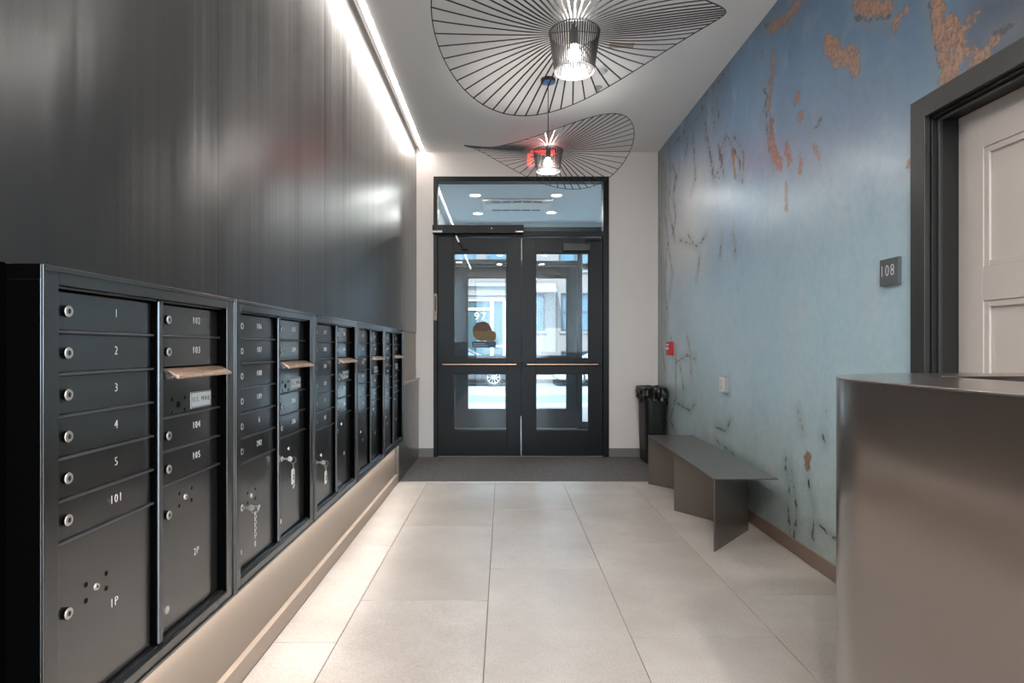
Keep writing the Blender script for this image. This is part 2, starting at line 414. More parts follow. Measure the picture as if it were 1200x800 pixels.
DY0, DY1, DZ = 1.15, 2.538, 2.262   # door trim outer on the right wall
def near(p, pts):
    best = 9
    for (a, b) in (zip(pts, pts[1:]) if len(pts) > 1 else [(pts[0], pts[0])]):
        dx, dz = b[0]-a[0], b[1]-a[1]; L2 = dx*dx+dz*dz
        t = 0 if L2 == 0 else max(0, min(1, ((p[0]-a[0])*dx+(p[1]-a[1])*dz)/L2))
        d = math.hypot(p[0]-a[0]-t*dx, p[1]-a[1]-t*dz)
        if d < best: best = d
    return best
def mural():
    st = .025; ny = int(round((YE-1.0)/st)); nz = 137
    ys = [1.0+(YE-1.0)*i/ny for i in range(ny+1)]; zs = [ZC*j/nz for j in range(nz+1)]
    R = .22
    def field(lines):
        f = [1.0]*((ny+1)*(nz+1))
        for w, pts in lines:
            y0 = min(p[0] for p in pts)-R-w; y1 = max(p[0] for p in pts)+R+w; z0 = min(p[1] for p in pts)-R-w; z1 = max(p[1] for p in pts)+R+w
            for i, y in enumerate(ys):
                if y < y0 or y > y1: continue
                for j, z in enumerate(zs):
                    if z < z0 or z > z1: continue
                    d = (near((y, z), pts)-w)
                    k = i*(nz+1)+j
                    if d < f[k]: f[k] = d
        return [max(-.2, min(R, v)) for v in f]
    v = [(XR, y, z) for y in ys for z in zs]; f = []; n = nz+1
    for i in range(ny):
        for j in range(nz):
            yc = (ys[i]+ys[i+1])/2; zc = (zs[j]+zs[j+1])/2
            if DY0+.03 < yc < DY1-.03 and zc < DZ-.03: continue
            f.append((i*n+j, i*n+j+1, (i+1)*n+j+1, (i+1)*n+j))
    k = len(v)
    v += [(XR, YB, 0), (XR, 1.0, 0), (XR, 1.0, ZC), (XR, YB, ZC)]; f.append((k, k+3, k+2, k+1))
    # the thickness behind
    me = D.meshes.new('wall_right'); me.from_pydata(v, [], f)
    g = field(GOLD)+[.22]*4; e = field(VEIN)+[.22]*4
    for nm, val in (('gold', g), ('vein', e)):
        at = me.attributes.new(nm, 'FLOAT', 'POINT'); at.data.foreach_set('value', val)
    me.polygons.foreach_set('use_smooth', [True]*len(me.polygons))
    return me
def mural_mat():
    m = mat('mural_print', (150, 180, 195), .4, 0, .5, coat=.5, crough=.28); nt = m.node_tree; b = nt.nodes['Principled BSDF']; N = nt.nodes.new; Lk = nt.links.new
    geo = N('ShaderNodeNewGeometry'); sep = N('ShaderNodeSeparateXYZ'); Lk(geo.outputs['Position'], sep.inputs[0])
    def noise(sc, det=4, scale3=(1,1,1), rough=.5, dist=0):
        mp = N('ShaderNodeMapping'); mp.inputs['Scale'].default_value = scale3; Lk(geo.outputs['Position'], mp.inputs['Vector'])
        n = N('ShaderNodeTexNoise'); n.inputs['Scale'].default_value = sc; n.inputs['Detail'].default_value = det; n.inputs['Roughness'].default_value = rough; n.inputs['Distortion'].default_value = dist
        Lk(mp.outputs[0], n.inputs['Vector']); return n.outputs['Fac']
    def math_(op, a, c=None, d=None, clamp=False):
        x = N('ShaderNodeMath'); x.operation = op; x.use_clamp = clamp
        for i, s in enumerate((a, c, d)):
            if s is None: continue
            if isinstance(s, (int, float)): x.inputs[i].default_value = s
            else: Lk(s, x.inputs[i])
        return x.outputs[0]
    def mix(f, a, c, bt='MIX'):
        x = N('ShaderNodeMixRGB'); x.blend_type = bt
        if isinstance(f, (int, float)): x.inputs[0].default_value = f
        else: Lk(f, x.inputs[0])
        for i, s in ((1, a), (2, c)):
            if isinstance(s, tuple): x.inputs[i].default_value = lin(s)+(1,)
            else: Lk(s, x.inputs[i])
        return x.outputs[0]
    def rng(v, a, c, lo=0, hi=1):
        x = N('ShaderNodeMapRange'); x.interpolation_type = 'SMOOTHSTEP'; Lk(v, x.inputs['Value'])
        x.inputs['From Min'].default_value = a; x.inputs['From Max'].default_value = c; x.inputs['To Min'].default_value = lo; x.inputs['To Max'].default_value = hi
        return x.outputs[0]
    big = noise(.9, 5, (1, 1, .6), .55, .6); mid = noise(3.5, 6, (1, 1, .5), .6, .4); fine = noise(22, 4); grit = noise(110, 3)
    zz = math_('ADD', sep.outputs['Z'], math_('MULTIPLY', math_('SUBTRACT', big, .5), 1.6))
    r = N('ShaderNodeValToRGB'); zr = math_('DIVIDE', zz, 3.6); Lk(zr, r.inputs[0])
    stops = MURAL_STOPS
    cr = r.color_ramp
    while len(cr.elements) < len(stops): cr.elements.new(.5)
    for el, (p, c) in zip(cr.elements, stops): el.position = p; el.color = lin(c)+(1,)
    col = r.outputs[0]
    # milky clouds and deeper washes
    col = mix(math_('MULTIPLY', rng(mid, .5, .75), .42), col, (196, 208, 214))
    col = mix(math_('MULTIPLY', rng(mid, .5, .25), .22), col, (112, 156, 184))
    # pale cloud of the print at the far end, transom reflection painted in
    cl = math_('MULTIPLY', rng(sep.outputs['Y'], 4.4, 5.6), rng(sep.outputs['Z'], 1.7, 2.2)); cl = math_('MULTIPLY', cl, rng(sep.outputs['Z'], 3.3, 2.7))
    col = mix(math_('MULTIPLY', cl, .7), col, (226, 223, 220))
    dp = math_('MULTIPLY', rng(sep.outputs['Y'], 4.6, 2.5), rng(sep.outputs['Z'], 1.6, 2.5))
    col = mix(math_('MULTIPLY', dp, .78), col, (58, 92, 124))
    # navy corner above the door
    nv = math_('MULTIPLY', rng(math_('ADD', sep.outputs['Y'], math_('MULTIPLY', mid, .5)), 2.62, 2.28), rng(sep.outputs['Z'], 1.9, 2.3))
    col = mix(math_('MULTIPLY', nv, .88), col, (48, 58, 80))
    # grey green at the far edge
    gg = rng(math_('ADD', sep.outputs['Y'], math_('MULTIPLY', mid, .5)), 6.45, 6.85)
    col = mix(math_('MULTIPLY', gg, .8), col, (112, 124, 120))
    col = mix(.16, col, fine, 'OVERLAY'); col = mix(.10, col, grit, 'OVERLAY')
    # veins
    at = N('ShaderNodeAttribute'); at.attribute_name = 'vein'
    ed = noise(14, 5, (1, 1, 1), .65); ed2 = noise(45, 4, (1, 1, .7), .6)
    vd = math_('ADD', at.outputs['Fac'], math_('MULTIPLY', math_('SUBTRACT', ed, .5), .07)); vd = math_('ABSOLUTE', vd)
    vk = math_('MULTIPLY', rng(vd, .013, .004), rng(ed2, .34, .46))
    halo = rng(at.outputs['Fac'], .09, .0)
    col = mix(math_('MULTIPLY', halo, .3), col, (118, 126, 126))
    col = mix(math_('MULTIPLY', vk, .92), col, (48, 52, 56))
    # scattered specks
    sp = math_('MULTIPLY', rng(noise(38, 3, (1, 1, .6)), .70, .76), .6); col = mix(sp, col, (78, 92, 100))
    # gold flakes
    ag = N('ShaderNodeAttribute'); ag.attribute_name = 'gold'
    gd = math_('ADD', ag.outputs['Fac'], math_('MULTIPLY', math_('SUBTRACT', math_('SUBTRACT', noise(16, 6, (1, 1, 1), .7), .5), .06), .13))
    gm = rng(gd, .006, -.004)
    rim = math_('MULTIPLY', rng(math_('ABSOLUTE', gd), .012, .0), .6); col = mix(rim, col, (74, 78, 84))
    gcol = mix(rng(noise(60, 5, (1, 1, 1), .7), .35, .65), (104, 76, 60), (178, 128, 94))
    col = mix(math_('MULTIPLY', gm, .92), col, gcol)
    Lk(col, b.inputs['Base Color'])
    bp = N('ShaderNodeBump'); bp.inputs['Strength'].default_value = .22; bp.inputs['Distance'].default_value = .003
    Lk(noise(75, 4, (1, 1, 1), .6), bp.inputs['Height']); Lk(bp.outputs[0], b.inputs['Normal'])
    return m
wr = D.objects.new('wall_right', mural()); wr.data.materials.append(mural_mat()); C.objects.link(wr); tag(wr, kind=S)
b = MB(); b.box(XR-.011, XR+.0, DY1+.002, YE-.013, .004, .088); b.box(XR-.011, XR, YB, DY0-.002, 0, .088)
tag(b.build('baseboard_right', M['brown_base'], bevel=.002), kind=S)
# backing of the right wall
b = MB(); b.box(XR+.16, XR+.2, YB, YE, -.1, ZC+.1); b.box(XR+.002, XR+.16, DY1+.005, YE, 0, ZC); b.box(XR+.002, XR+.16, YB, DY0-.005, 0, ZC); b.box(XR+.002, XR+.16, DY0, DY1, DZ+.02, ZC)
tag(b.build('wall_right_core', M['cream']), kind=S)
# back wall, opened for an added unseen window that fills the hall with light
b = MB(); b.box(-1.2, -.8, YB-.1, YB, -.1, ZC+.2); b.box(1.5, 2.0, YB-.1, YB, -.1, ZC+.2); b.box(-.8, 1.5, YB-.1, YB, -.1, .06); b.box(-.8, 1.5, YB-.1, YB, 3.1, ZC+.2)
tag(b.build('wall_back', M['cream']), kind=S)
wbk = empty('window_5', (.35, YB-.05, .06), kind=S)  # unseen window added to light the hall from behind
b = MB(); b.box(-1.15, -1.1, -.03, .03, 0, 3.04); b.box(1.1, 1.15, -.03, .03, 0, 3.04); b.box(-.03, .03, -.03, .03, 0, 3.04); b.box(-1.1, 1.1, -.03, .03, 0, .06); b.box(-1.1, 1.1, -.03, .03, 2.98, 3.04); b.build('frame', M['frame'], wbk)
b = MB(); b.box(-1.1, 1.1, -.003, .003, .06, 2.98); b.build('pane', M['glass'], wbk)
b = MB(); b.box(-9, 9, YB-16, YB-.1, -.3, -.02); tag(b.build('ground_courtyard', M['pavement']), kind=S)  # unseen ground added to bounce light in through the rear window

# apartment door on the right
tr = empty('trim_1', (XR, DY1, 0), kind=S)
w = .085
b = MB()
b.box(-.012, .012, -w, 0, 0, DZ); b.box(-.012, .012, DY0-DY1, DY0-DY1+w, 0, DZ); b.box(-.012, .012, DY0-DY1+w, -w, DZ-w, DZ)
b.build('architrave', M['jamb'], tr, bevel=.002)
b = MB()
b.box(.012, .155, -w-.012, -w+.012, 0, DZ-w+.01); b.box(.012, .155, DY0-DY1+w-.012, DY0-DY1+w+.012, 0, DZ-w); b.box(.012, .155, DY0-DY1+w, -w, DZ-w-.012, DZ-w+.012)
b.build('jamb', M['jamb_in'], tr, bevel=.001)
b = MB()   # door stop
b.box(.03, .045, -w-.026, -w-.0125, 0, DZ-w-.0125); b.box(.03, .045, DY0-DY1+w+.012, -w-.0125, DZ-w-.026, DZ-w-.0125)
b.build('seal', M['jamb'], tr, bevel=.002)
d1 = empty('door_5', (XR+.118, DY1-w-.014, 0), kind=S)
dw = (DY1-w-.014)-(DY0+w+.014); dh = DZ-w-.014
# leaf: rails and stiles with two recessed panels
b = MB(); st_ = .125
b.box(0, .034, -st_, 0, .008, dh); b.box(0, .034, -dw, -dw+st_, .008, dh)
b.box(0, .034, -dw+st_, -st_, dh-.16, dh); b.box(0, .034, -dw+st_, -st_, .008, .26); b.box(0, .034, -dw+st_, -st_, 1.41, 1.54)
b.build('frame', M['door_white'], d1, bevel=.0015)
for z0, z1 in ((.26, 1.41), (1.54, dh-.16)):
    b = MB(); b.box(.014, .03, -dw+st_, -st_, z0, z1); pn = b.build('panel', M['door_white'], d1)
    b = MB(); i = .025
    b.box(.004, .014, -st_-i, -st_, z0, z1); b.box(.004, .014, -dw+st_, -dw+st_+i, z0, z1); b.box(.004, .014, -dw+st_+i, -st_-i, z0, z0+i); b.box(.004, .014, -dw+st_+i, -st_-i, z1-i, z1)
    b.build('moulding', M['door_white'], pn, bevel=.003)

# ------------------------------------------------------------ mailboxes
PITCH = .8525
XD = .042      # door plane (from the wall)
def lock_mb(mb, y, z, r=.0125, x=XD):
    mb.cyl((x, y, z), (x+.0075, y, z), r, n=20, mi=1); mb.cyl((x+.0075, y, z), (x+.009, y, z), r, r*.92, n=20)
    mb.cyl((x+.009, y, z), (x+.0093, y, z), r*.46, n=12, mi=2); mb.box(x+.0092, x+.0096, y-.0013, y+.0013, z-r*.42, z+r*.42, mi=1)
_rv = MB(); _rv.cyl((0, 0, 0), (.0010, 0, 0), .0072, n=12); _rv.cyl((.0010, 0, 0), (.0014, 0, 0), .0058, n=12, mi=1)
_rv = _rv.mesh('rivet', [M['black_metal'], M['keyhole']])
def rivets(par, y, z, dy=.0405, dz=.018):
    for a in (-1, 1):
        for c in (-1, 1):
            o = D.objects.new('rivet', _rv); C.objects.link(o); o.parent = par; o.location = (XD, y+a*dy*.85, z+c*dz)
ZT = 1.351
def mailbox_unit(k, nums, label, keys):
    y0 = 1.182+k*PITCH
    u = empty('mailbox_unit', (XL, y0, 0), label, 'mailbox', 'mailbox units along the left wall')
    W_ = PITCH-.006; z0, z1 = .385, 1.3935
    b = MB()
    b.box(.001, .071, 0, .048, z0, z1); b.box(.001, .071, .796, W_, z0, z1); b.box(.001, .071, .048, .796, ZT+.006, z1); b.box(.001, .071, .048, .796, z0, .422)
    # raised outer lip
    b.box(.071, .076, 0, .008, z0, z1); b.box(.071, .076, W_-.008, W_, z0, z1); b.box(.071, .076, .008, W_-.008, z1-.012, z1); b.box(.071, .076, .008, W_-.008, z0, z0+.010)
    b.build('collar', M['black_metal'], u, bevel=.0015)
    if k == 0:
        b = MB(); b.box(.001, .07, -.003, 0, 1.364, z1); b.box(.001, .004, -.004, 0, z0, 1.364); b.build('end_flange', M['matt_black'], u, bevel=.001)  # near end blackened to stand in for its shaded side
        b = MB(); b.box(.002, .069, -.0025, 0, z0, 1.362); b.build('end_panel', M['matt_black'], u)
    b = MB(); b.box(.004, .026, .048, .796, .422, ZT+.006); b.build('back_plate', M['void'], u)
    b = MB(); b.box(.026, .053, .4225, .4425, .43, ZT+.004); b.build('post_side', M['matt_black'], u)  # flat black stands in for shade on the post flank
    b = MB(); b.box(.0535, .062, .422, .443, .43, ZT+.004); b.build('center_post', M['post'], u, bevel=.004)
    b = MB(); b.box(.0265, .069, .7935, .7958, .424, ZT+.005); b.build('side_liner', M['matt_black'], u)  # black strips painted as the shade inside the stiles
    b = MB(); b.box(.0265, .069, .0482, .0495, .424, ZT+.005); b.build('side_liner', M['matt_black'], u)
    # inner rim bars
    for ya, yb in ((.05, .421), (.445, .794)):
        b = MB(); b.box(.026, .056, ya, yb, ZT+.0005, ZT+.0055); b.build('top_bar', M['black_metal'], u, bevel=.001)
        b = MB(); b.box(.026, .06, ya, yb-.003, .4225, .4285); b.build('bottom_bar', M['black_metal'], u, bevel=.001)
    def divider(ya, yb, z):
        b = MB(); b.box(.026, XD+.007, ya, yb, z-.003, z+.003); b.build('divider', M['post'], u, bevel=.0008)
    def door(ya, yb, zb, zt, num=None, lk=None, name='door', cluster=None, numpos=None, low=None):
        b = MB(); b.box(.028, XD, ya, yb, zb+.004, zt-.004)
        d = b.build(name, M['black_door'], u, bevel=.0015)
        if lk:
            m = MB(); lock_mb(m, *lk); m.build('lock', [M['chrome'], M['keyhole'], M['post']], d)
        if low:
            m = MB(); m.cyl((XD, low[0], low[1]), (XD+.003, low[0], low[1]), .0105, n=18); m.build('lock_cap', M['chrome'], d)
        if cluster:
            rivets(d, *cluster)
            m = MB(); m.cyl((XD, cluster[0], cluster[1]), (XD+.004, cluster[0], cluster[1]), .0085, .0075, n=16); m.cyl((XD+.004, cluster[0], cluster[1]), (XD+.0044, cluster[0], cluster[1]), .003, n=10, mi=1)
            m.build('screw', [M['chrome'], M['keyhole']], d)
        if num:
            text('number', num, .030, (XD+.0006, numpos[0], numpos[1]), ROT_L, M['print'], d, squash=.92)
        return d
    A, B = (.052, .420), (.446, .793)
    for i in range(6):
        zt = ZT-.09*i; zb = zt-.09
        door(A[0], A[1]-.005, zb, zt, nums[i], (.105, (zt+zb)/2), numpos=(.2735, (zt+zb)/2+.004)); divider(A[0], A[1], zb)
    door(A[0], A[1]-.005, .4295, ZT-.54, nums[6], (.105, .655), 'parcel_door', (.202, .674), (.2656, .611), (.105, .494) if k > 0 else None)
    for i in range(2):
        zt = ZT-.09*i; zb = zt-.09
        door(B[0], B[1]-.005, zb, zt, nums[7+i], (.491, (zt+zb)/2), numpos=(.6535, (zt+zb)/2+.004))
        if i == 0: divider(B[0], B[1], zb)
    # outgoing mail compartment
    zt, zb = 1.166, 1.032
    b = MB(); b.box(.028, XD, B[0], B[1]-.005, zb+.004, zt-.024); om = b.build('outgoing_door', M['black_door'], u, bevel=.0015)
    rivets(om, .551, 1.063)
    m = MB(); m.cyl((XD, .767, 1.069), (XD+.0014, .767, 1.069), .005, n=12); m.build('screw_hole', M['keyhole'], om)
    m = MB(); m.cyl((XD, .551, 1.063), (XD+.0016, .551, 1.063), .010, n=14); m.build('lock_hole', M['keyhole'], om)
    m = MB(); m.box(XD, XD+.0014, .6185, .7445, 1.044, 1.094); m.build('name_plate', M['plate'], om, bevel=.0005)
    m = MB()
    for q in ((.6205,.7425,1.0905,1.092),(.6205,.7425,1.046,1.0475),(.6205,.622,1.0475,1.0905),(.741,.7425,1.0475,1.0905)): m.box(XD+.0013, XD+.0018, *q)
    m.build('plate_border', M['ink'], om)
    text('lettering', 'U.S. MAIL', .022, (XD+.0018, .6815, 1.0692), ROT_L, M['ink'], om, squash=1.0)
    # letter hood over the slot
    b = MB(); b.prism([(.03, 1.170), (.056, 1.167), (.088, 1.150), (.090, 1.144), (.086, 1.141), (.055, 1.156), (.03, 1.160)], 'y', .470, .790)
    b.build('letter_flap', M['brass'], u, bevel=.0008)
    b = MB(); b.prism([(.03, 1.169), (.056, 1.166), (.082, 1.148), (.07, 1.140), (.03, 1.150)], 'y', .448, .4695)
    b.build('flap_hinge', M['black_metal'], u, bevel=.0008)
    divider(B[0], B[1], zb)
    for i, (za, zb2) in enumerate(((1.032, .938), (.938, .845))):
        door(B[0], B[1]-.005, zb2, za, nums[9+i], (.491, (za+zb2)/2-.004), numpos=(.6535, (za+zb2)/2+.006)); divider(B[0], B[1], zb2)
    door(B[0], B[1]-.005, .4295, .845, nums[11], (.491, .759), 'parcel_door', (.59, .786), (.6535, .604), (.491, .494))
    if k == 0:
        b = MB(); b.box(.0712, .0722, .735, .80, .402, .417); b.build('maker_plate', M['post'], u)
    return u
NUMS = [
 ['1','2','3','4','5','101','1P','102','103','104','105','2P'],
 ['106','107','108','109','6','202','3P','203','204','205','206','4P'],
 ['207','208','209','210','7','302','5P','303','304','305','306','6P'],
 ['307','308','309','310','8','402','7P','403','404','405','406','8P'],
 ['407','408','409','410','9','502','9P','503','504','505','506','10P']]
ULAB = ['nearest black mailbox unit, holding doors 1 to 5 and 101 to 105',
        'second black mailbox unit from the camera, with keys in both parcel doors',
        'middle black mailbox unit of five, with one tagged key in its left parcel door',
        'fourth black mailbox unit from the camera, without keys',
        'farthest black mailbox unit, beside the ledge cabinet at the end']
for k in range(5): mailbox_unit(k, NUMS[k], ULAB[k], None)

# keys left in the parcel locks
def key_set(k, y, z, label, tagged, group='keys hanging in the parcel locks'):
    t = empty('key', (XL+XD+.0098, 1.182+k*PITCH+y, z), label, 'key', group)
    b = MB(); b.box(0, .022, -.0012, .0012, -.004, .004); b.cyl((.031, -.0012, 0), (.031, .0012, 0), .011, n=16); b.build('key_blade', M['chrome'], t)
    b = MB(); R = .013; c = (.042, .012 if tagged else .006, -.008)
    b.tube([(c[0]+R*.5*math.cos(a), c[1]+R*math.cos(a), c[2]+R*math.sin(a)) for a in [2*PI*i/20 for i in range(20)]], .0012, 6, True); b.build('ring', M['steel'], t)
    if tagged:
        b = MB(); b.tube([(.042, .012, -.02), (.041, .013, -.032), (.041, .012, -.045)], .0018, 6); b.build('link', M['brass'], t)
        b = MB(); b.prism([(-.004, -.108), (.028, -.108), (.028, -.050), (.022, -.044), (.002, -.044), (-.004, -.050)], 'x', .039, .042)
        tg = b.build('tag', M['tag_plastic'], t, bevel=.0008)
        b = MB(); b.prism([(.004, -.075), (.012, -.066), (.019, -.073), (.012, -.079)], 'x', .0419, .0424); b.prism([(.004, -.083), (.020, -.081), (.016, -.094)], 'x', .0419, .0424); b.build('tag_print', M['ink'], tg)
    else:
        b = MB(); zc = -.022
        for i in range(9):
            b.tube([(.042+(.002 if i % 2 else 0)+.0035*math.cos(a)*(i % 2), .006+.0035*math.cos(a)*((i+1) % 2), zc-.0105*i+.0068*math.sin(a)) for a in [2*PI*j/10 for j in range(10)]], .0011, 5, True)
        b.box(.041, .043, .001, .011, zc-.118, zc-.098)
        b.build('chain', M['chrome'], t)
key_set(1, .105, .655, 'key with a hanging metal chain in the nearer keyed parcel door', False)
key_set(1, .491, .759, 'key with white tag in right parcel door of the second mailbox unit', True)
key_set(2, .105, .655, 'key with white tag in the middle mailbox unit, farthest of the keys', True)

# ------------------------------------------------------------ entrance doors
def leaf(name, x0, x1, y, mf, parts=True, mirror=False, glassm='glass', gx=None, kind=S):
    """storefront leaf with two lights; front face at y"""
    d = empty(name, ((x0+x1)/2, y, 0), kind=kind); xc = (x0+x1)/2; T = .045
    gx0, gx1 = gx; zt, z3, z2, z1 = 2.42+.045, 2.304, 1.105, .942
    zz = (.012, .293, .942, 1.105, 2.304, 2.475)
    b = MB(); b.box(x0-xc, gx0-xc, 0, T, zz[0], zz[5]); b.box(gx1-xc, x1-xc, 0, T, zz[0], zz[5])
    for a, c in ((0, 1), (2, 3), (4, 5)): b.box(gx0-xc, gx1-xc, 0, T, zz[a], zz[c])
    b.build('frame', mf, d, bevel=.002)
    for a, c in ((1, 2), (3, 4)):
        g = MB(); g.box(gx0-xc, gx1-xc, .02, .024, zz[a], zz[c]); pn = g.build('pane', M[glassm], d)
        g = MB(); i = .012
        for ya, yb in ((.012, .0198), (.0242, .032)):
            g.box(gx0-xc, gx0-xc+i, ya, yb, zz[a], zz[c]); g.box(gx1-xc-i, gx1-xc, ya, yb, zz[a], zz[c]); g.box(gx0-xc+i, gx1-xc-i, ya, yb, zz[a], zz[a]+i); g.box(gx0-xc+i, gx1-xc-i, ya, yb, zz[c]-i, zz[c])
        g.build('glazing_bead', M['steel'] if False else mf, pn)
    return d
def push_bar(d, half, z=1.045, m='copper'):
    b = MB()
    for s in (-1, 1): b.box(s*half-.018, s*half+.018, -.052, 0, z-.022, z+.022)
    b.box(-half+.018, half-.018, -.05, -.012, z-.016, z+.006)
    pb = b.build('push_bar', M['frame'], d, bevel=.002)
    b = MB(); b.box(-half+.02, half-.02, -.056, -.0502, z-.004, z+.006); b.build('bar_insert', M[m], pb, bevel=.001)  # bright metal strip stands in for the highlight along the rail
YD = YE+.02
# frame of the inner doors
tf = empty('trim_2', (.2, YE, 0), kind=S); ox = .2
b = MB(); fw = .045
b.box(FX0-ox, FX0-ox+fw, -.012, .12, 0, FZ); b.box(FX1-ox-fw-.02, FX1-ox, -.012, .12, 0, FZ); b.box(FX0-ox+fw, FX1-ox-fw-.02, -.012, .12, FZ-.055, FZ); b.box(FX0-ox+fw, FX1-ox-fw-.02, -.012, .12, 2.485, 2.545)
b.build('frame', M['frame'], tf, bevel=.003)
b = MB(); b.box(FX0-ox+fw, FX1-ox-fw-.02, .0, .12, 0, .008); b.build('threshold', M['steel'], tf)
w1 = empty('window_1', (.2, YE+.04, 2.545), kind=S)
b = MB(); b.box(FX0-ox+fw, FX1-ox-fw-.02, 0, .006, 0, FZ-.055-2.545); b.build('pane', M['glass'], w1)
xa, xm, xb = FX0+fw+.003, .205, FX1-fw-.023
dA = leaf('door_1', xa, xm-.003, YD, M['frame'], gx=(-.57, .043)); push_bar(dA, .435)
dB = leaf('door_2', xm+.003, xb, YD, M['frame'], gx=(.361, .969)); push_bar(dB, .42)
b = MB(); b.box(xm-.0115, xm-.0035, -.004, -.0002, .02, .46)
o = b.build('edge_bolt', M['steel']); o.location = (-(xa+xm-.003)/2, 0, 0); o.parent = dA

op = empty('door_operator', (-.28, YE-.013, 2.51), 'long dark automatic door operator box above the left entrance door', 'door operator')
b = MB(); b.box(-.51, .505, -.085, 0, -.005, .088); b.build('housing', M['frame'], op, bevel=.004)
b = MB(); b.box(-.508, -.40, -.0865, -.0852, .002, .024); b.build('label_plate', M['tag_plastic'], op)
b = MB(); b.box(.415, .50, -.0865, -.0852, .006, .018); b.build('end_label', M['steel'], op)
b = MB(); b.cyl((.148, -.085, .048), (.148, -.088, .048), .005, n=10); b.build('indicator', M['chrome'], op)
b = MB(); b.cyl((-.25, -.045, -.006), (-.25, -.045, -.03), .03, n=18); ah = b.build('arm_hub', M['frame'], op)
b = MB(); b.prism([(-.262, -.03), (-.238, -.03), (-.205, -.10), (-.228, -.10)], 'y', -.06, -.048); b.build('arm', M['steel'], op, bevel=.002)
b = MB(); b.prism([(-.222, -.09), (-.206, -.09), (-.15, -.165), (-.168, -.165)], 'y', -.046, -.030); b.box(-.19, -.12, -.034, .03, -.175, -.155); b.build('arm_link', M['frame'], op, bevel=.002)

cl = empty('door_closer', (.80, YD-.001, 2.36), 'grey surface door closer at the top of the right entrance door', 'door closer')
b = MB(); b.box(-.13, .17, -.055, 0, -.04, .045); b.build('body', M['jamb'], cl, bevel=.004)
b = MB(); b.box(.13, .15, -.07, -.055, .03, .06); b.box(.12, .28, -.07, -.05, .075, .087); b.build('arm', M['frame'], cl, bevel=.002)

ic = empty('door_contact_strip', (FX0+.025, YE-.013, 1.55), 'pale plastic contact strip on the left door frame', 'door switch')
b = MB(); b.box(-.018, .018, -.02, 0, .06, .29); b.box(-.018, .018, -.02, 0, -.01, .055); b.build('cover', M['curb'], ic, bevel=.003)
b = MB(); b.box(-.006, .006, -.0215, -.02, .09, .26); b.build('slot', M['keyhole'], ic)

# sticker on the left door glass
sk = empty('window_sticker', (-.24, YD+.0185, 1.40), 'round gold and brown sticker with navy band on the left door glass', 'sticker')
b = MB()
def disc(b, x, z, r, y0, y1, mi, n=28): b.cyl((x, y0, z), (x, y1, z), r, n=n, mi=mi)
disc(b, 0, .02, .11, .0, .001, 0); b.build('round_print', M['brown_print'], sk)
b = MB(); b.prism([(math.cos(a)*.112, .02+math.sin(a)*.112) for a in [PI+PI*i/14 for i in range(15)]], 'y', -.0006, 0); b.build('lower_half', M['gold_print'], sk)
b = MB(); disc(b, .09, -.035, .07, -.0012, -.0006, 0); b.build('small_round_print', M['gold_print'], sk)
b = MB(); b.box(-.115, .155, -.0018, -.0012, -.165, -.095); b.build('band', M['navy_print'], sk)
b = MB(); b.box(-.10, .03, -.002, -.0018, -.125, -.12); b.box(-.10, .06, -.002, -.0018, -.145, -.141); b.build('print_lines', M['plate'], sk)

# ------------------------------------------------------------ vestibule
VY0, VY1 = YE+.16, 9.1; VZ = 3.13
b = MB(); b.box(-1.3, 2.0, VY0, VY1+.3, -.12, 0); tag(b.build('floor_vestibule', M['vest_floor']), kind=S)
b = MB(); b.box(-1.1, -.88, VY0, VY1+.2, 0, VZ+.2); tag(b.build('wall_vestibule_left', M['vest_wall']), kind=S)
b = MB(); b.box(1.9, 2.05, VY0, VY1+.2, 0, VZ+.2); tag(b.build('wall_vestibule_right', M['vest_wall']), kind=S)
b = MB(); b.box(-1.1, 2.05, VY0, VY1+.2, VZ, VZ+.3); tag(b.build('ceiling_vestibule', M['vest_ceil']), kind=S)
b = MB(); b.box(-.88, -.868, VY0, VY1, 0, .1); tag(b.build('baseboard_vestibule', M['grey_base']), kind=S)
# recessed entrance mat with a bright edge
vm = MB(); vm.box(-.7, 1.0, VY0+.35, VY1-.1, 0, .012); tag(vm.build('vestibule_mat', M['vest_floor']), 'dark ribbed mat on the vestibule floor behind the doors', 'mat')
b = MB(); b.box(-.70, 1.0, VY0+.32, VY0+.35, 0, .013); b.build('metal_edge', M['steel'], D.objects['vestibule_mat'])
# downlights
DLAB = ['recessed downlight in vestibule ceiling, near left', 'recessed downlight in vestibule ceiling, near right', 'recessed downlight in vestibule ceiling, far left', 'recessed downlight in vestibule ceiling, far right']
def downlight(x, y, z, label, r, watts, m, group):
    t = empty('downlight', (x, y, z), label, 'ceiling light', group)
    b = MB(); n = 28
    b.tube([((r+.01)*math.cos(a), (r+.01)*math.sin(a), -.003) for a in [2*PI*i/n for i in range(n)]], .007, 6, True); b.build('trim_ring', M['white_plastic'], t, smooth=True)
    b = MB(); b.cyl((0, 0, -.004), (0, 0, -.001), r+.004, n=n); b.build('lens', m, t)
    if watts:
        l = D.lights.new('downlight_lamp', 'AREA'); l.shape = 'DISK'; l.size = r*2; l.energy = watts; l.color = (1, .93, .86)
        lo = D.objects.new('downlight_lamp', l); C.objects.link(lo); lo.parent = t; lo.location = (0, 0, -.012)
for i, (x, y) in enumerate(((-.35, 7.42), (.66, 7.42), (-.36, 8.42), (.67, 8.36))):
    downlight(x, y, VZ, DLAB[i], .062, VEST_W, M['vdown'], 'vestibule downlights')
ac = empty('ceiling_cassette', (.18, 7.87, VZ), 'white ceiling air conditioner cassette with slotted vents in the vestibule', 'air conditioner')
b = MB(); b.box(-.45, .45, -.28, .28, -.03, 0); b.build('panel', M['white_plastic'], ac, bevel=.008)
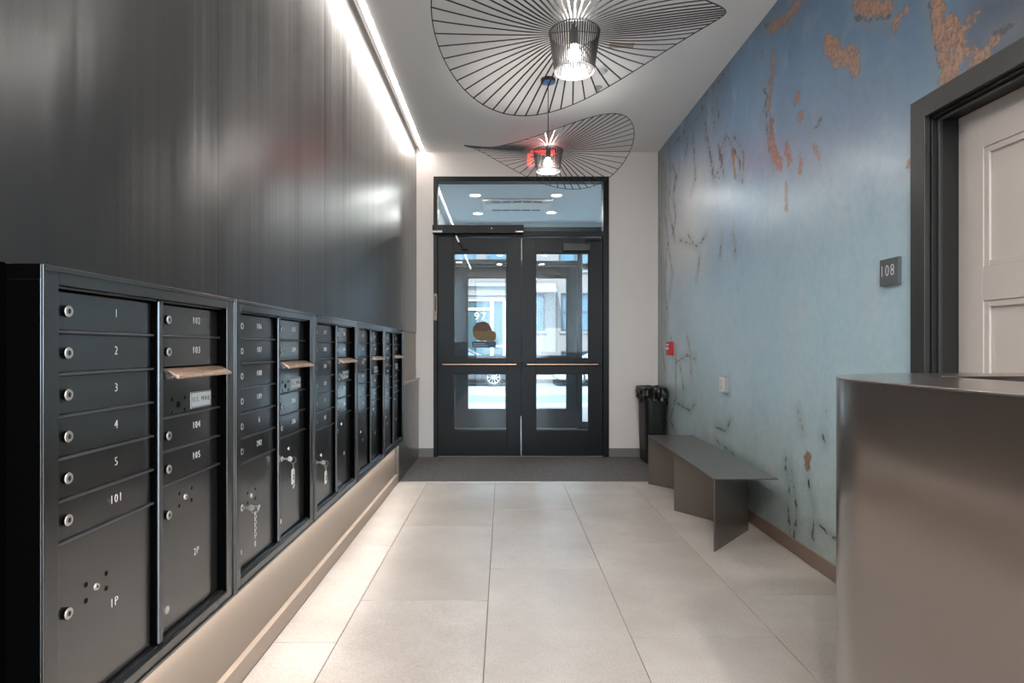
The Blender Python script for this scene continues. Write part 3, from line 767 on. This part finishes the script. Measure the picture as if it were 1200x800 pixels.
for sy in (-1, 1):
    for i in range(5):
        b = MB(); b.box(-.33+i*.133, -.33+i*.133+.115, sy*.235-.022, sy*.235+.022, -.034, -.0305); b.build('vent', M['vent_dark'], ac)
b = MB(); b.box(-.41, .41, -.17, .17, -.036, -.031); b.build('grille', M['white_plastic'], ac, bevel=.002)

# outer doors
ow = MB(); YO = VY1
ow.box(-1.3, -.788, YO, YO+.15, -.1, 6); ow.box(1.75, 3.4, YO, YO+.15, -.1, 6); ow.box(-.788, 1.75, YO, YO+.15, 3.07, 6)
tag(ow.build('wall_street', M['vest_wall']), kind=S)
to = empty('trim_3', (.2, YO, 0), kind=S)
b = MB()
b.box(-.988, -.943, -.01, .12, 0, 3.07); b.box(.923, 1.0, -.01, .12, 0, 3.07); b.box(1.46, 1.55, -.01, .12, 0, 3.07)
b.box(-.943, .923, -.01, .12, 3.0, 3.07); b.box(-.943, .923, -.01, .12, 2.485, 2.56); b.box(1.0, 1.46, -.01, .12, 3.0, 3.07); b.box(1.0, 1.46, -.01, .12, 2.44, 2.52); b.box(1.0, 1.46, -.01, .12, 0, .11)
b.build('frame', M['frame_out'], to, bevel=.003)
b = MB(); b.box(-.943, .923, .0, .12, 0, .01); b.build('threshold', M['steel'], to)
for i, (xa_, xb_, za, zb) in enumerate(((-.943, .923, 2.56, 3.0), (1.0, 1.46, 2.52, 3.0), (1.0, 1.46, .11, 2.44))):
    wn = empty('window_%d' % (i+2), (.2, YO+.05, za), kind=S)
    b = MB(); b.box(xa_, xb_, 0, .006, 0, zb-za); b.build('pane', M['glass_far'], wn)
dC = leaf('door_3', -.740, .202, YO+.02, M['frame_out'], glassm='glass_far', gx=(-.55, .04)); push_bar(dC, .42, m='steel')
dE = leaf('door_4', .208, 1.12, YO+.02, M['frame_out'], glassm='glass_far', gx=(.361, .969)); push_bar(dE, .42, m='steel')
c2 = empty('door_closer', (.72, YO+.019, 2.39), 'door closer on the outer vestibule door behind the glass', 'door closer')
b = MB(); b.box(-.14, .14, -.05, 0, -.05, .03); b.build('body', M['jamb'], c2, bevel=.004)
b = MB(); b.box(-.2, .1, -.07, -.05, .045, .058); b.build('arm', M['frame'], c2)
o2 = empty('door_operator', (-.33, YO-.012, 2.60), 'door operator box over the outer street doors, seen through the left glass', 'door operator')
b = MB(); b.box(-.4, .5, -.08, 0, -.11, -.03); b.build('housing', M['frame_out'], o2, bevel=.004)
b = MB(); b.box(-.39, -.29, -.082, -.0802, -.09, -.065); b.build('label_plate', M['tag_plastic'], o2)

# ------------------------------------------------------------ pendant lamps
def pendant(name_label, x, y, ztop, rot, hdrum, rt, rb):
    t = empty('pendant_lamp', (x, y, ztop), name_label, 'pendant lamp', 'wide ribbed pendant lamps')
    Rr = .69; NR = 60
    def zo(a): return -.015-.139*math.cos(2*(a-rot))
    rim = []
    for i in range(NR):
        a = 2*PI*i/NR; z = zo(a); pts = []; wd = .0042; th = .0011
        path = [(rb, -hdrum), (rt, 0)]
        for s in range(1, 7):
            q = s/6; path.append((rt+(Rr-rt)*q, z*(q**1.35)))
        rim.append((Rr*math.cos(a), Rr*math.sin(a), z))
        rd = Vector((math.cos(a), math.sin(a), 0)); tn = Vector((-math.sin(a), math.cos(a), 0))
        v = []; f = []
        for j, (r_, zz_) in enumerate(path):
            if j == 0: d = Vector((path[1][0]-path[0][0], 0, path[1][1]-path[0][1]))
            elif j == len(path)-1: d = Vector((path[-1][0]-path[-2][0], 0, path[-1][1]-path[-2][1]))
            elif j == 1: d = Vector((.3, 0, 1))
            else: d = Vector((path[j+1][0]-path[j-1][0], 0, path[j+1][1]-path[j-1][1]))
            d.normalize(); nrm = rd*(-d.z)+Vector((0, 0, d.x)); p = rd*r_+Vector((0, 0, zz_))
            ww = wd if j > 1 else .0032
            v += [p+tn*ww+nrm*th, p-tn*ww+nrm*th, p-tn*ww-nrm*th, p+tn*ww-nrm*th]
        for j in range(len(path)-1):
            for k in range(4): f.append((j*4+k, j*4+(k+1) % 4, j*4+4+(k+1) % 4, j*4+4+k))
        f += [(3, 2, 1, 0), tuple(len(v)-4+k for k in range(4))]
        b = MB(); b.add(v, f); b.build('rib', M['slat'], t)
    rim2 = []
    for i in range(NR):
        p, q = Vector(rim[i]), Vector(rim[(i+1) % NR]); rim2 += [p, (p+q)/2*1.0005]
    b = MB(); b.tube(rim2, .0026, 6, True); b.build('rim_wire', M['lamp_black'], t)
    n = 40
    for nm, r_, z_, mm in (('top_ring', rt, 0, 'lamp_black'), ('bottom_ring', rb, -hdrum, 'white_plastic')):
        b = MB(); b.tube([(r_*math.cos(2*PI*i/n), r_*math.sin(2*PI*i/n), z_) for i in range(n)], .0035, 6, True); b.build(nm, M[mm], t)
    b = MB()
    for a in (0, PI/2, PI, PI*1.5): b.tube([(0, 0, .012), (rt*math.cos(a), rt*math.sin(a), 0)], .002, 5)
    b.build('spider', M['lamp_black'], t)
    b = MB(); b.cyl((0, 0, .02), (0, 0, -.06), .019, .021, n=20); b.cyl((0, 0, .045), (0, 0, .02), .007, .019, n=20); b.build('socket', M['lamp_black'], t, smooth=True)
    # bulb
    b = MB(); prof = [(.013, -.06), (.016, -.068), (.026, -.085), (.031, -.102), (.029, -.118), (.020, -.130), (.008, -.136)]
    nn = 24; v = [(r_*math.cos(2*PI*i/nn), r_*math.sin(2*PI*i/nn), z_) for r_, z_ in prof for i in range(nn)]
    f = [(j*nn+i, j*nn+(i+1) % nn, (j+1)*nn+(i+1) % nn, (j+1)*nn+i) for j in range(len(prof)-1) for i in range(nn)] + [tuple(range((len(prof)-1)*nn, len(prof)*nn)), tuple(range(nn-1, -1, -1))]
    b.add(v, f); b.build('bulb', M['bulb'], t, smooth=True)
    b = MB(); b.tube([(0, 0, .04), (0, 0, ZC-ztop-.03)], .0035, 8); b.build('cord', M['lamp_black'], t)
    b = MB(); b.cyl((0, 0, ZC-ztop-.028), (0, 0, ZC-ztop), .060, n=32); b.cyl((0, 0, ZC-ztop-.031), (0, 0, ZC-ztop-.028), .052, .058, n=32, mi=1)
    b.build('canopy', [M['lamp_black'], M['mirror_blue']], t, smooth=True)
pendant('large black ribbed pendant lamp nearest the camera, its wavy brim cut by the frame', .344, 2.90, 2.755, math.radians(118), .185, .122, .096)
pendant('black ribbed wavy pendant lamp hanging farther away before the entrance doors', .366, 4.90, 2.846, math.radians(58), .165, .120, .098)


# ------------------------------------------------------------ ceiling items
ex = empty('exit_sign', (.43, 6.60, 3.40), 'lit red EXIT sign hanging by the door wall behind the far pendant', 'exit sign')
b = MB(); b.box(-.155, .155, -.025, .025, 0, .032); b.build('housing', M['steel'], ex, bevel=.002)
b = MB(); b.box(-.165, .165, -.004, .004, -.20, -.001); b.build('acrylic_panel', M['acrylic'], ex, bevel=.001)
text('lettering', 'EXIT', .19, (0, -.007, -.10), ROT_E, M['red_e'], ex, depth=.002, squash=.78)
b = MB(); b.box(-.13, .13, -.012, -.005, -.006, -.002); b.build('light_bar', M['red_e'], ex)
sd = empty('smoke_detector', (.78, 4.72, ZC), 'small white smoke detector on the ceiling beyond the near pendant', 'smoke detector')
b = MB(); b.cyl((0, 0, -.012), (0, 0, 0), .055, n=28); b.build('base', M['white_plastic'], sd, smooth=True)
b = MB(); b.cyl((0, 0, -.034), (0, 0, -.012), .030, .045, n=28); b.build('head', M['plate'], sd, smooth=True)
spk = empty('sprinkler', (.80, 5.05, ZC), 'small metal sprinkler head on the ceiling beside the smoke detector', 'sprinkler')
b = MB(); b.cyl((0, 0, -.006), (0, 0, 0), .035, n=24); b.build('escutcheon', M['steel'], spk, smooth=True)
b = MB(); b.cyl((0, 0, -.03), (0, 0, -.006), .009, n=12); b.cyl((0, 0, -.033), (0, 0, -.03), .016, n=12); b.build('head', M['steel'], spk)
ah_ = empty('access_hatch', (.86, 4.35, ZC), 'small brownish ceiling plate above the near pendant brim', 'access panel')
b = MB(); b.box(-.09, .09, -.03, .03, -.008, 0); b.build('cover', M['curb'], ah_, bevel=.002)
for i, (x, y) in enumerate(((-.1, -.6), (1.0, -.6), (-.1, -2.1), (1.0, -2.1))):  # unseen downlights added to even out the room light
    downlight(x, y, ZC, 'recessed ceiling downlight behind the camera, %s row %s' % (('nearer', 'rear')[i//2], ('left', 'right')[i % 2]), .07, FILL_W, M['down'], 'hall downlights')
# hall continues: third pendant's place is empty in the frame

# ------------------------------------------------------------ wall fittings on the mural
sg = empty('room_sign', (XR, 2.674, 1.568), 'square slate grey room sign reading 108 beside the white door', 'sign')
b = MB(); b.box(-.016, 0, -.064, .064, -.060, .060); b.build('plaque', M['sign'], sg, bevel=.001)
text('number', '108', .075, (-.0166, .010, .004), ROT_R, M['print'], sg, squash=.8)
b = MB()
for i in range(7): b.cyl((-.0172, .032-.009*i, -.036), (-.016, .032-.009*i, -.036), .0018, n=8)
b.build('braille', M['sign'], sg)
fp = empty('fire_pull_station', (XR, 6.17, 1.225), 'small red fire alarm pull station on the mural near the corner', 'fire alarm')
b = MB(); b.box(-.045, 0, -.06, .06, -.07, .07); b.build('body', M['red'], fp, bevel=.004)
b = MB(); b.box(-.058, -.045, -.04, .04, -.012, .014); b.build('pull_handle', M['white_plastic'], fp, bevel=.003)
b = MB(); b.box(-.047, -.0452, -.045, .045, .03, .045); b.build('print_strip', M['print'], fp)
ot = empty('outlet_box', (XR, 4.66, .945), 'pale surface outlet box on the mural above the bench', 'outlet')
b = MB(); b.box(-.035, 0, -.055, .055, -.062, .062); b.build('box', M['steel'], ot, bevel=.003)
b = MB(); b.box(-.04, -.035, -.05, .05, -.057, .057); cp = b.build('cover_plate', M['white_plastic'], ot, bevel=.001)
b = MB(); b.box(-.0415, -.04, -.02, .02, .008, .038); b.box(-.0415, -.04, -.02, .02, -.038, -.008); b.build('socket', M['plate'], cp)

# ------------------------------------------------------------ bench
bn = empty('bench', (1.48, 4.5, 0), 'low bronze metal bench on zigzag legs against the blue mural', 'bench')
cx_, cy_ = 1.48, 4.5
b = MB(); b.prism([(1.268-cx_, 3.594-cy_), (1.655-cx_, 3.594-cy_), (1.708-cx_, 5.41-cy_), (1.306-cx_, 5.41-cy_)], 'z', .4345, .4415)
b.build('seat', M['bronze'], bn, bevel=.0008)
zig = [(1.270, 3.600), (1.650, 4.030), (1.292, 4.517), (1.668, 4.985), (1.312, 5.405)]
for i in range(4):
    a = Vector(zig[i]); c = Vector(zig[i+1]); d = (c-a).normalized(); n_ = Vector((-d.y, d.x))*.003
    if i: a = a+d*.004
    q = [a+n_, c+n_, c-n_, a-n_]
    b = MB(); b.prism([(p.x-cx_, p.y-cy_) for p in q], 'z', .0, .434); b.build('leg_panel', M['bronze'], bn)
# ------------------------------------------------------------ waste bin with its liner
wb = empty('waste_bin', (1.605, 6.475, 0), 'slim black rectangular waste bin in the corner by the mural', 'bin')
def ring(hx, hy, z, n=40, k=6, off=None):
    out = []
    for i in range(n):
        a = 2*PI*i/n; c, s = math.cos(a), math.sin(a); r = (abs(c)**k+abs(s)**k)**(-1/k)
        x, y = hx*r*c, hy*r*s
        if off: o_ = off(a); x *= 1+o_; y *= 1+o_
        out.append((x, y, z))
    return out
def loft(rings, capb=True, capt=False):
    n = len(rings[0]); v = [p for r in rings for p in r]; f = []
    for j in range(len(rings)-1):
        f += [(j*n+i, j*n+(i+1) % n, (j+1)*n+(i+1) % n, (j+1)*n+i) for i in range(n)]
    if capb: f.append(tuple(range(n-1, -1, -1)))
    if capt: f.append(tuple(range((len(rings)-1)*n, len(rings)*n)))
    m = MB(); m.add(v, f); return m
b = loft([ring(.092, .2, .0045), ring(.094, .205, .02), ring(.114, .225, .76), ring(.121, .232, .762), ring(.121, .232, .79), ring(.112, .222, .79), ring(.092, .2, .03)], capt=True)
b.build('body', M['bin'], wb, smooth=True)
b = MB()
for s in (-.055, -.018, .018, .055): b.box(s-.006, s+.006, -.2265, -.20, .1, .70)
b.box(-.1165, -.10, -.15, -.13, .1, .7); b.box(-.1165, -.10, .05, .07, .1, .7)
pass
def crumple(amp, ph): return lambda a: amp*(math.sin(9*a+ph)+.6*math.sin(17*a+1.7*ph)+.45*math.sin(29*a-ph))
def waver(r, amp, ph):
    return [(x, y, z+amp*(math.sin(7*i/40*2*PI/1+ph)+.5*math.sin(13*i/40*2*PI+2*ph))) for i, (x, y, z) in enumerate(r)]
N_ = 96
rs = [ring(.108, .214, .60, N_, 6, crumple(.012, 1)), ring(.110, .218, .72, N_, 6, crumple(.014, 2)), ring(.112, .222, .80, N_, 6, crumple(.012, .4)),
      ring(.122, .232, .812, N_, 6, crumple(.014, .9)), ring(.130, .240, .80, N_, 6, crumple(.022, 1.4)), ring(.132, .243, .75, N_, 6, crumple(.034, 2.2)),
      ring(.127, .238, .70, N_, 6, crumple(.040, 3.1)), ring(.124, .236, .655, N_, 6, crumple(.036, 4.0))]
rs = [waver(r, (.0, .002, .006, .009, .010, .012, .016, .02)[i], i) for i, r in enumerate(rs)]
from mathutils import noise as mn
def rumple(r, amp):
    out = []
    for x, y, z in r:
        k = 1+amp*mn.noise(Vector((x*22, y*22, z*14)))+.6*amp*mn.noise(Vector((x*50+9, y*50, z*34)))
        out.append((x*k, y*k, z+.5*amp*.2*mn.noise(Vector((x*18, y*18, z*18+5)))))
    return out
def oval(hx, hy, z): return ring(hx, hy, z, N_, 6)
rs = [oval(.106, .212, .62), oval(.110, .219, .74), oval(.112, .222, .80), oval(.118, .228, .814), oval(.128, .238, .806), oval(.129, .24, .785), oval(.131, .242, .76), oval(.129, .24, .735), oval(.131, .242, .71), oval(.128, .238, .688), oval(.127, .237, .665)]
rs = [rumple(r, (0, 0, 0, .05, .10, .14, .17, .15, .17, .16, .18)[i]) for i, r in enumerate(rs)]
rs = [[(x, y, z+(.02*math.sin(3*math.atan2(y, x)+1) if i > 7 else 0)) for x, y, z in r] for i, r in enumerate(rs)]
# keep it clear of the mural and the end wall
rs = [[(min(x, .131), min(y, .243), z) for x, y, z in r] for r in rs]
b = loft(rs, capb=False); ln = b.build('bin_liner', M['bag'], smooth=True); ln.location = (1.605, 6.475, 0)
tag(ln, 'crumpled black plastic liner folded over the rim of the waste bin', 'bin bag')

# ------------------------------------------------------------ reception desk
dk = empty('reception_desk', (.93, 1.2, 0), 'large brushed bronze reception desk with rounded corner at right foreground', 'reception desk')
XD0, YBk, RD = .895, 1.918, .42; ZD = H-.0885*XD0
def desk_outline(off=0):
    """outer line, from near end along the hall side, round the corner, to the right wall"""
    pts = [(XD0+off, -.6)]
    c = (XD0+RD, YBk-RD); r = RD-off
    for i in range(25):
        a = PI-PI/2*i/24; pts.append((c[0]+r*math.cos(a), c[1]+r*math.sin(a)))
    pts.append((1.735, YBk-off)); return pts
def band(o_pts, i_pts, z0, z1):
    n = len(o_pts); m = MB(); v = [(x-.93, y-1.2, z) for z in (z0, z1) for x, y in o_pts]+[(x-.93, y-1.2, z) for z in (z0, z1) for x, y in i_pts]
    f = []
    for i in range(n-1):
        f += [(i, i+1, n+i+1, n+i), (2*n+i+1, 2*n+i, 3*n+i, 3*n+i+1), (n+i, n+i+1, 3*n+i+1, 3*n+i), (i+1, i, 2*n+i, 2*n+i+1)]
    f += [(0, n, 3*n, 2*n), (n-1, 3*n-1, 4*n-1, 2*n-1)]
    m.add(v, f); return m
M['desk'] = mat('desk_bronze', (130, 119, 112), .3, .85, coat=.7, crough=.15, cior=1.8)
o = band(desk_outline(0), desk_outline(.03), 0.0, ZD-.0065).build('front_shell', M['desk'], dk, smooth=True, bevel=0)
top_in = [(XD0+.34, -.6)]
ci = (XD0+.34+.05, YBk-.20-.05)
for i in range(25):
    a = PI-PI/2*i/24; top_in.append((ci[0]+.05*math.cos(a), ci[1]+.05*math.sin(a)))
top_in.append((1.735, YBk-.20))
o = band(desk_outline(-.0005), top_in, ZD-.006, ZD).build('counter_top', M['desk'], dk, smooth=True, bevel=.002)
# dark well behind the counter
b = MB(); b.box(XD0+.30-.93, XD0+.335-.93, -1.8, YBk-.2-1.2-.035, .0, ZD-.0225); b.box(XD0+.335-.93, 1.735-.93, YBk-.235-1.2, YBk-.2-1.2, .0, ZD-.0225); b.build('inner_wall', M['void'], dk)
b = MB(); b.box(XD0+.336-.93, 1.735-.93, -1.8, YBk-.236-1.2, .74, .765); b.build('work_surface', M['void'], dk)

# ------------------------------------------------------------ street
b = MB(); b.box(-14, 18, VY1+.3, 13.6, -.3, -.02); tag(b.build('ground_near_pavement', M['pavement']), kind=S)
b = MB(); b.box(-14, 18, 13.6, 17.4, -.3, -.13); tag(b.build('ground_lane', M['lane']), kind=S)  # darker teal band across the near road
b = MB(); b.box(-14, 18, 17.4, 23.2, -.3, -.13); tag(b.build('ground_road', M['asphalt']), kind=S)
b = MB(); b.box(-14, 18, 23.2, 27.2, -.3, .02); tag(b.build('ground_far_pavement', M['pavement']), kind=S)
b = MB(); b.box(-14, 18, 23.1, 23.2, -.3, .025); tag(b.build('trim_4', M['facade_trim']), kind=S)

bd = empty('building', (0, 27, 0), 'pale painted building across the street with number 97 over its glazed entry', 'building')
def facade():
    m = MB(); ops = [(-1.75, .12, 0, 3.45), (-2.3, -1.25, 4.75, 6.6), (-.75, .25, 4.75, 6.6), (1.0, 1.86, 2.0, 3.72), (2.6, 3.95, 2.0, 3.72), (2.6, 3.95, .3, 1.1), (2.5, 4.0, 4.75, 6.6), (-6, -4, 1.2, 3.5), (6, 7.5, 2.0, 3.72)]
    xs = sorted({-12, 16} | {o[0] for o in ops} | {o[1] for o in ops}); zs = sorted({-.1, 9} | {o[2] for o in ops} | {o[3] for o in ops})
    for i in range(len(xs)-1):
        for j in range(len(zs)-1):
            xc = (xs[i]+xs[i+1])/2; zc = (zs[j]+zs[j+1])/2
            if any(o[0] < xc < o[1] and o[2] < zc < o[3] for o in ops): continue
            m.box(xs[i], xs[i+1], 0, .35, zs[j], zs[j+1])
    return m, ops
m, ops = facade(); m.build('wall', M['facade'], bd)
b = MB(); b.box(-12, 16, .45, .55, -.1, 9); b.build('inner_wall', M['facade_trim'], bd)
b = MB(); b.box(-12, 1.0, -.10, 0, 4.02, 4.18); b.box(-12, 1.0, -.05, 0, 3.62, 3.70); b.box(.22, .5, -.08, 0, 0, 9); b.build('string_course', M['facade_trim'], bd)
# windows: frame with panes
for x0, x1, z0, z1 in ops[1:]:
    f = MB(); t_ = .07
    f.box(x0, x0+t_, .08, .2, z0, z1); f.box(x1-t_, x1, .08, .2, z0, z1); f.box(x0+t_, x1-t_, .08, .2, z0, z0+t_); f.box(x0+t_, x1-t_, .08, .2, z1-t_, z1)
    zm = (z0+z1)/2+.02; f.box(x0+t_, x1-t_, .09, .19, zm-.035, zm+.035)
    if x1-x0 > 1.1: xm_ = (x0+x1)/2; f.box(xm_-.03, xm_+.03, .09, .19, z0+t_, z1-t_)
    wf = f.build('window', M['win_frame'], bd)
    g = MB(); g.box(x0+t_, x1-t_, .13, .14, z0+t_, z1-t_); g.build('pane', M['win_glass'], wf)
    s_ = MB(); s_.box(x0-.06, x1+.06, -.06, .08, z0-.1, z0-.001); s_.build('sill', M['facade_trim'], wf)
# glazed entry
en = MB(); x0, x1, z1 = -1.75, .12, 3.45
for a, c in ((x0, x0+.16), (-.60, -.46), (x1-.14, x1)): en.box(a, c, .06, .2, 0, z1)
en.box(x0+.16, -.6, .06, .2, 2.95, 3.05); en.box(x0+.16, -.6, .06, .2, z1-.08, z1); en.box(-.46, x1-.14, .06, .2, z1-.08, z1); en.box(-.46, x1-.14, .06, .2, 1.28, 1.36)
ef = en.build('entry_frame', M['white_paint'], bd)
g = MB(); g.box(x0+.16, -.6, .12, .13, 0, z1-.08); g.build('entry_door_glass', M['teal'], ef)
g = MB(); g.box(-.46, x1-.14, .12, .13, 0, z1-.08); g.build('side_glass', M['teal'], ef)
text('number', '97', .50, (-1.06, .05, 2.66), ROT_E, M['white_paint'], ef, depth=.01)
# small awning
aw = MB(); aw.prism([(0, 4.12), (-.9, 3.74), (-.9, 3.68), (0, 3.9)], 'x', 1.02, 2.35); aw.build('awning', M['facade_trim'], bd)

def car(label, x_front, direction, y, mp, L_=4.5):
    """side profile seen from the street side; nose at x_front, body runs opposite to direction"""
    t = empty('car', (x_front-direction*L_/2, y, -.13), label, 'car'); s = direction
    def X(u): return s*(L_/2-u)      # u = distance behind the nose
    base = [(0, .30), (0, .62), (.12, .78), (.95, .95), (1.25, 1.0), (3.6, 1.02), (4.38, .96), (4.5, .75), (4.5, .34), (4.3, .24), (.2, .22)]
    b = MB(); b.prism([(X(u), z) for u, z in base], 'y', -.86, .86); b.build('body', M[mp], t, bevel=.06, smooth=True, seg=3)
    gh = [(1.15, .98), (2.0, 1.42), (3.1, 1.46), (3.9, 1.2), (4.25, 1.0)]
    b = MB(); v = [(X(u), sy*(.80-(.16*(z-.98)/.48)), z) for sy in (-1, 1) for u, z in gh]; n = len(gh)
    b.add(v, [tuple(range(n)), tuple(range(2*n-1, n-1, -1))]+[(i, (i+1) % n, n+(i+1) % n, n+i) for i in range(n)])
    b.build('windows', M['car_glass'], t, bevel=.03)
    b = MB(); rf = [(1.92, 1.40), (2.05, 1.445), (3.1, 1.485), (3.8, 1.29), (3.75, 1.25), (3.1, 1.43), (2.05, 1.40)]
    b.prism([(X(u), z) for u, z in rf], 'y', -.62, .62)
    for sy in (-1, 1):
        for u0, u1 in ((1.15, 1.95),): b.tube([(X(u0), sy*.80, .99), (X(u1), sy*.655, 1.42)], .03, 6)
        b.tube([(X(4.2), sy*.80, 1.0), (X(3.8), sy*.67, 1.27), (X(3.1), sy*.65, 1.46), (X(2.0), sy*.655, 1.43)], .028, 6); b.tube([(X(2.75), sy*.80, 1.0), (X(2.75), sy*.66, 1.45)], .03, 6)
    b.build('roof', M[mp], t, smooth=True)
    for u in (.80, 3.62):
        for sy in (-1, 1):
            a = sy*.64; c = sy*.87
            b = MB(); n = 30; prof = [(.17, a), (.31, a), (.325, (a+c)/2), (.31, c), (.225, c+sy*.005)]
            vv = [(X(u)+r_*math.cos(2*PI*i/n), y_, .325+r_*math.sin(2*PI*i/n)) for r_, y_ in prof for i in range(n)]
            b.add(vv, [(j*n+i, j*n+(i+1) % n, (j+1)*n+(i+1) % n, (j+1)*n+i) for j in range(len(prof)-1) for i in range(n)])
            wh = b.build('wheel', M['tyre'], t, smooth=True)
            b = MB(); yy = c
            b.tube([(X(u)+.222*math.cos(2*PI*i/n), yy, .325+.222*math.sin(2*PI*i/n)) for i in range(n)], .014, 6, True)
            for k in range(10):
                an = 2*PI*k/10; b.tube([(X(u)+.03*math.cos(an), yy-sy*.01, .325+.03*math.sin(an)), (X(u)+.215*math.cos(an), yy, .325+.215*math.sin(an))], .017, 5)
            b.cyl((X(u), yy-sy*.03, .325), (X(u), yy+sy*.008, .325), .05, n=16); b.build('rim', M['rim'], wh)
            b = MB(); b.cyl((X(u), yy-sy*.09, .325), (X(u), yy-sy*.08, .325), .21, n=24); b.build('brake_disc', M['tyre'], wh)
    b = MB(); b.box(min(X(.02), X(.35)), max(X(.02), X(.35)), -.865, -.60, .60, .72); b.box(min(X(.02), X(.35)), max(X(.02), X(.35)), .60, .865, .60, .72); b.build('headlight', M['plate'], t, bevel=.02)
    return t
car('grey car parked across the street, one alloy wheel in view through the left door', .45, 1, 22.1, 'car_dark')
car('white car parked across the street behind the right entrance door', 1.81, -1, 22.1, 'car_white')
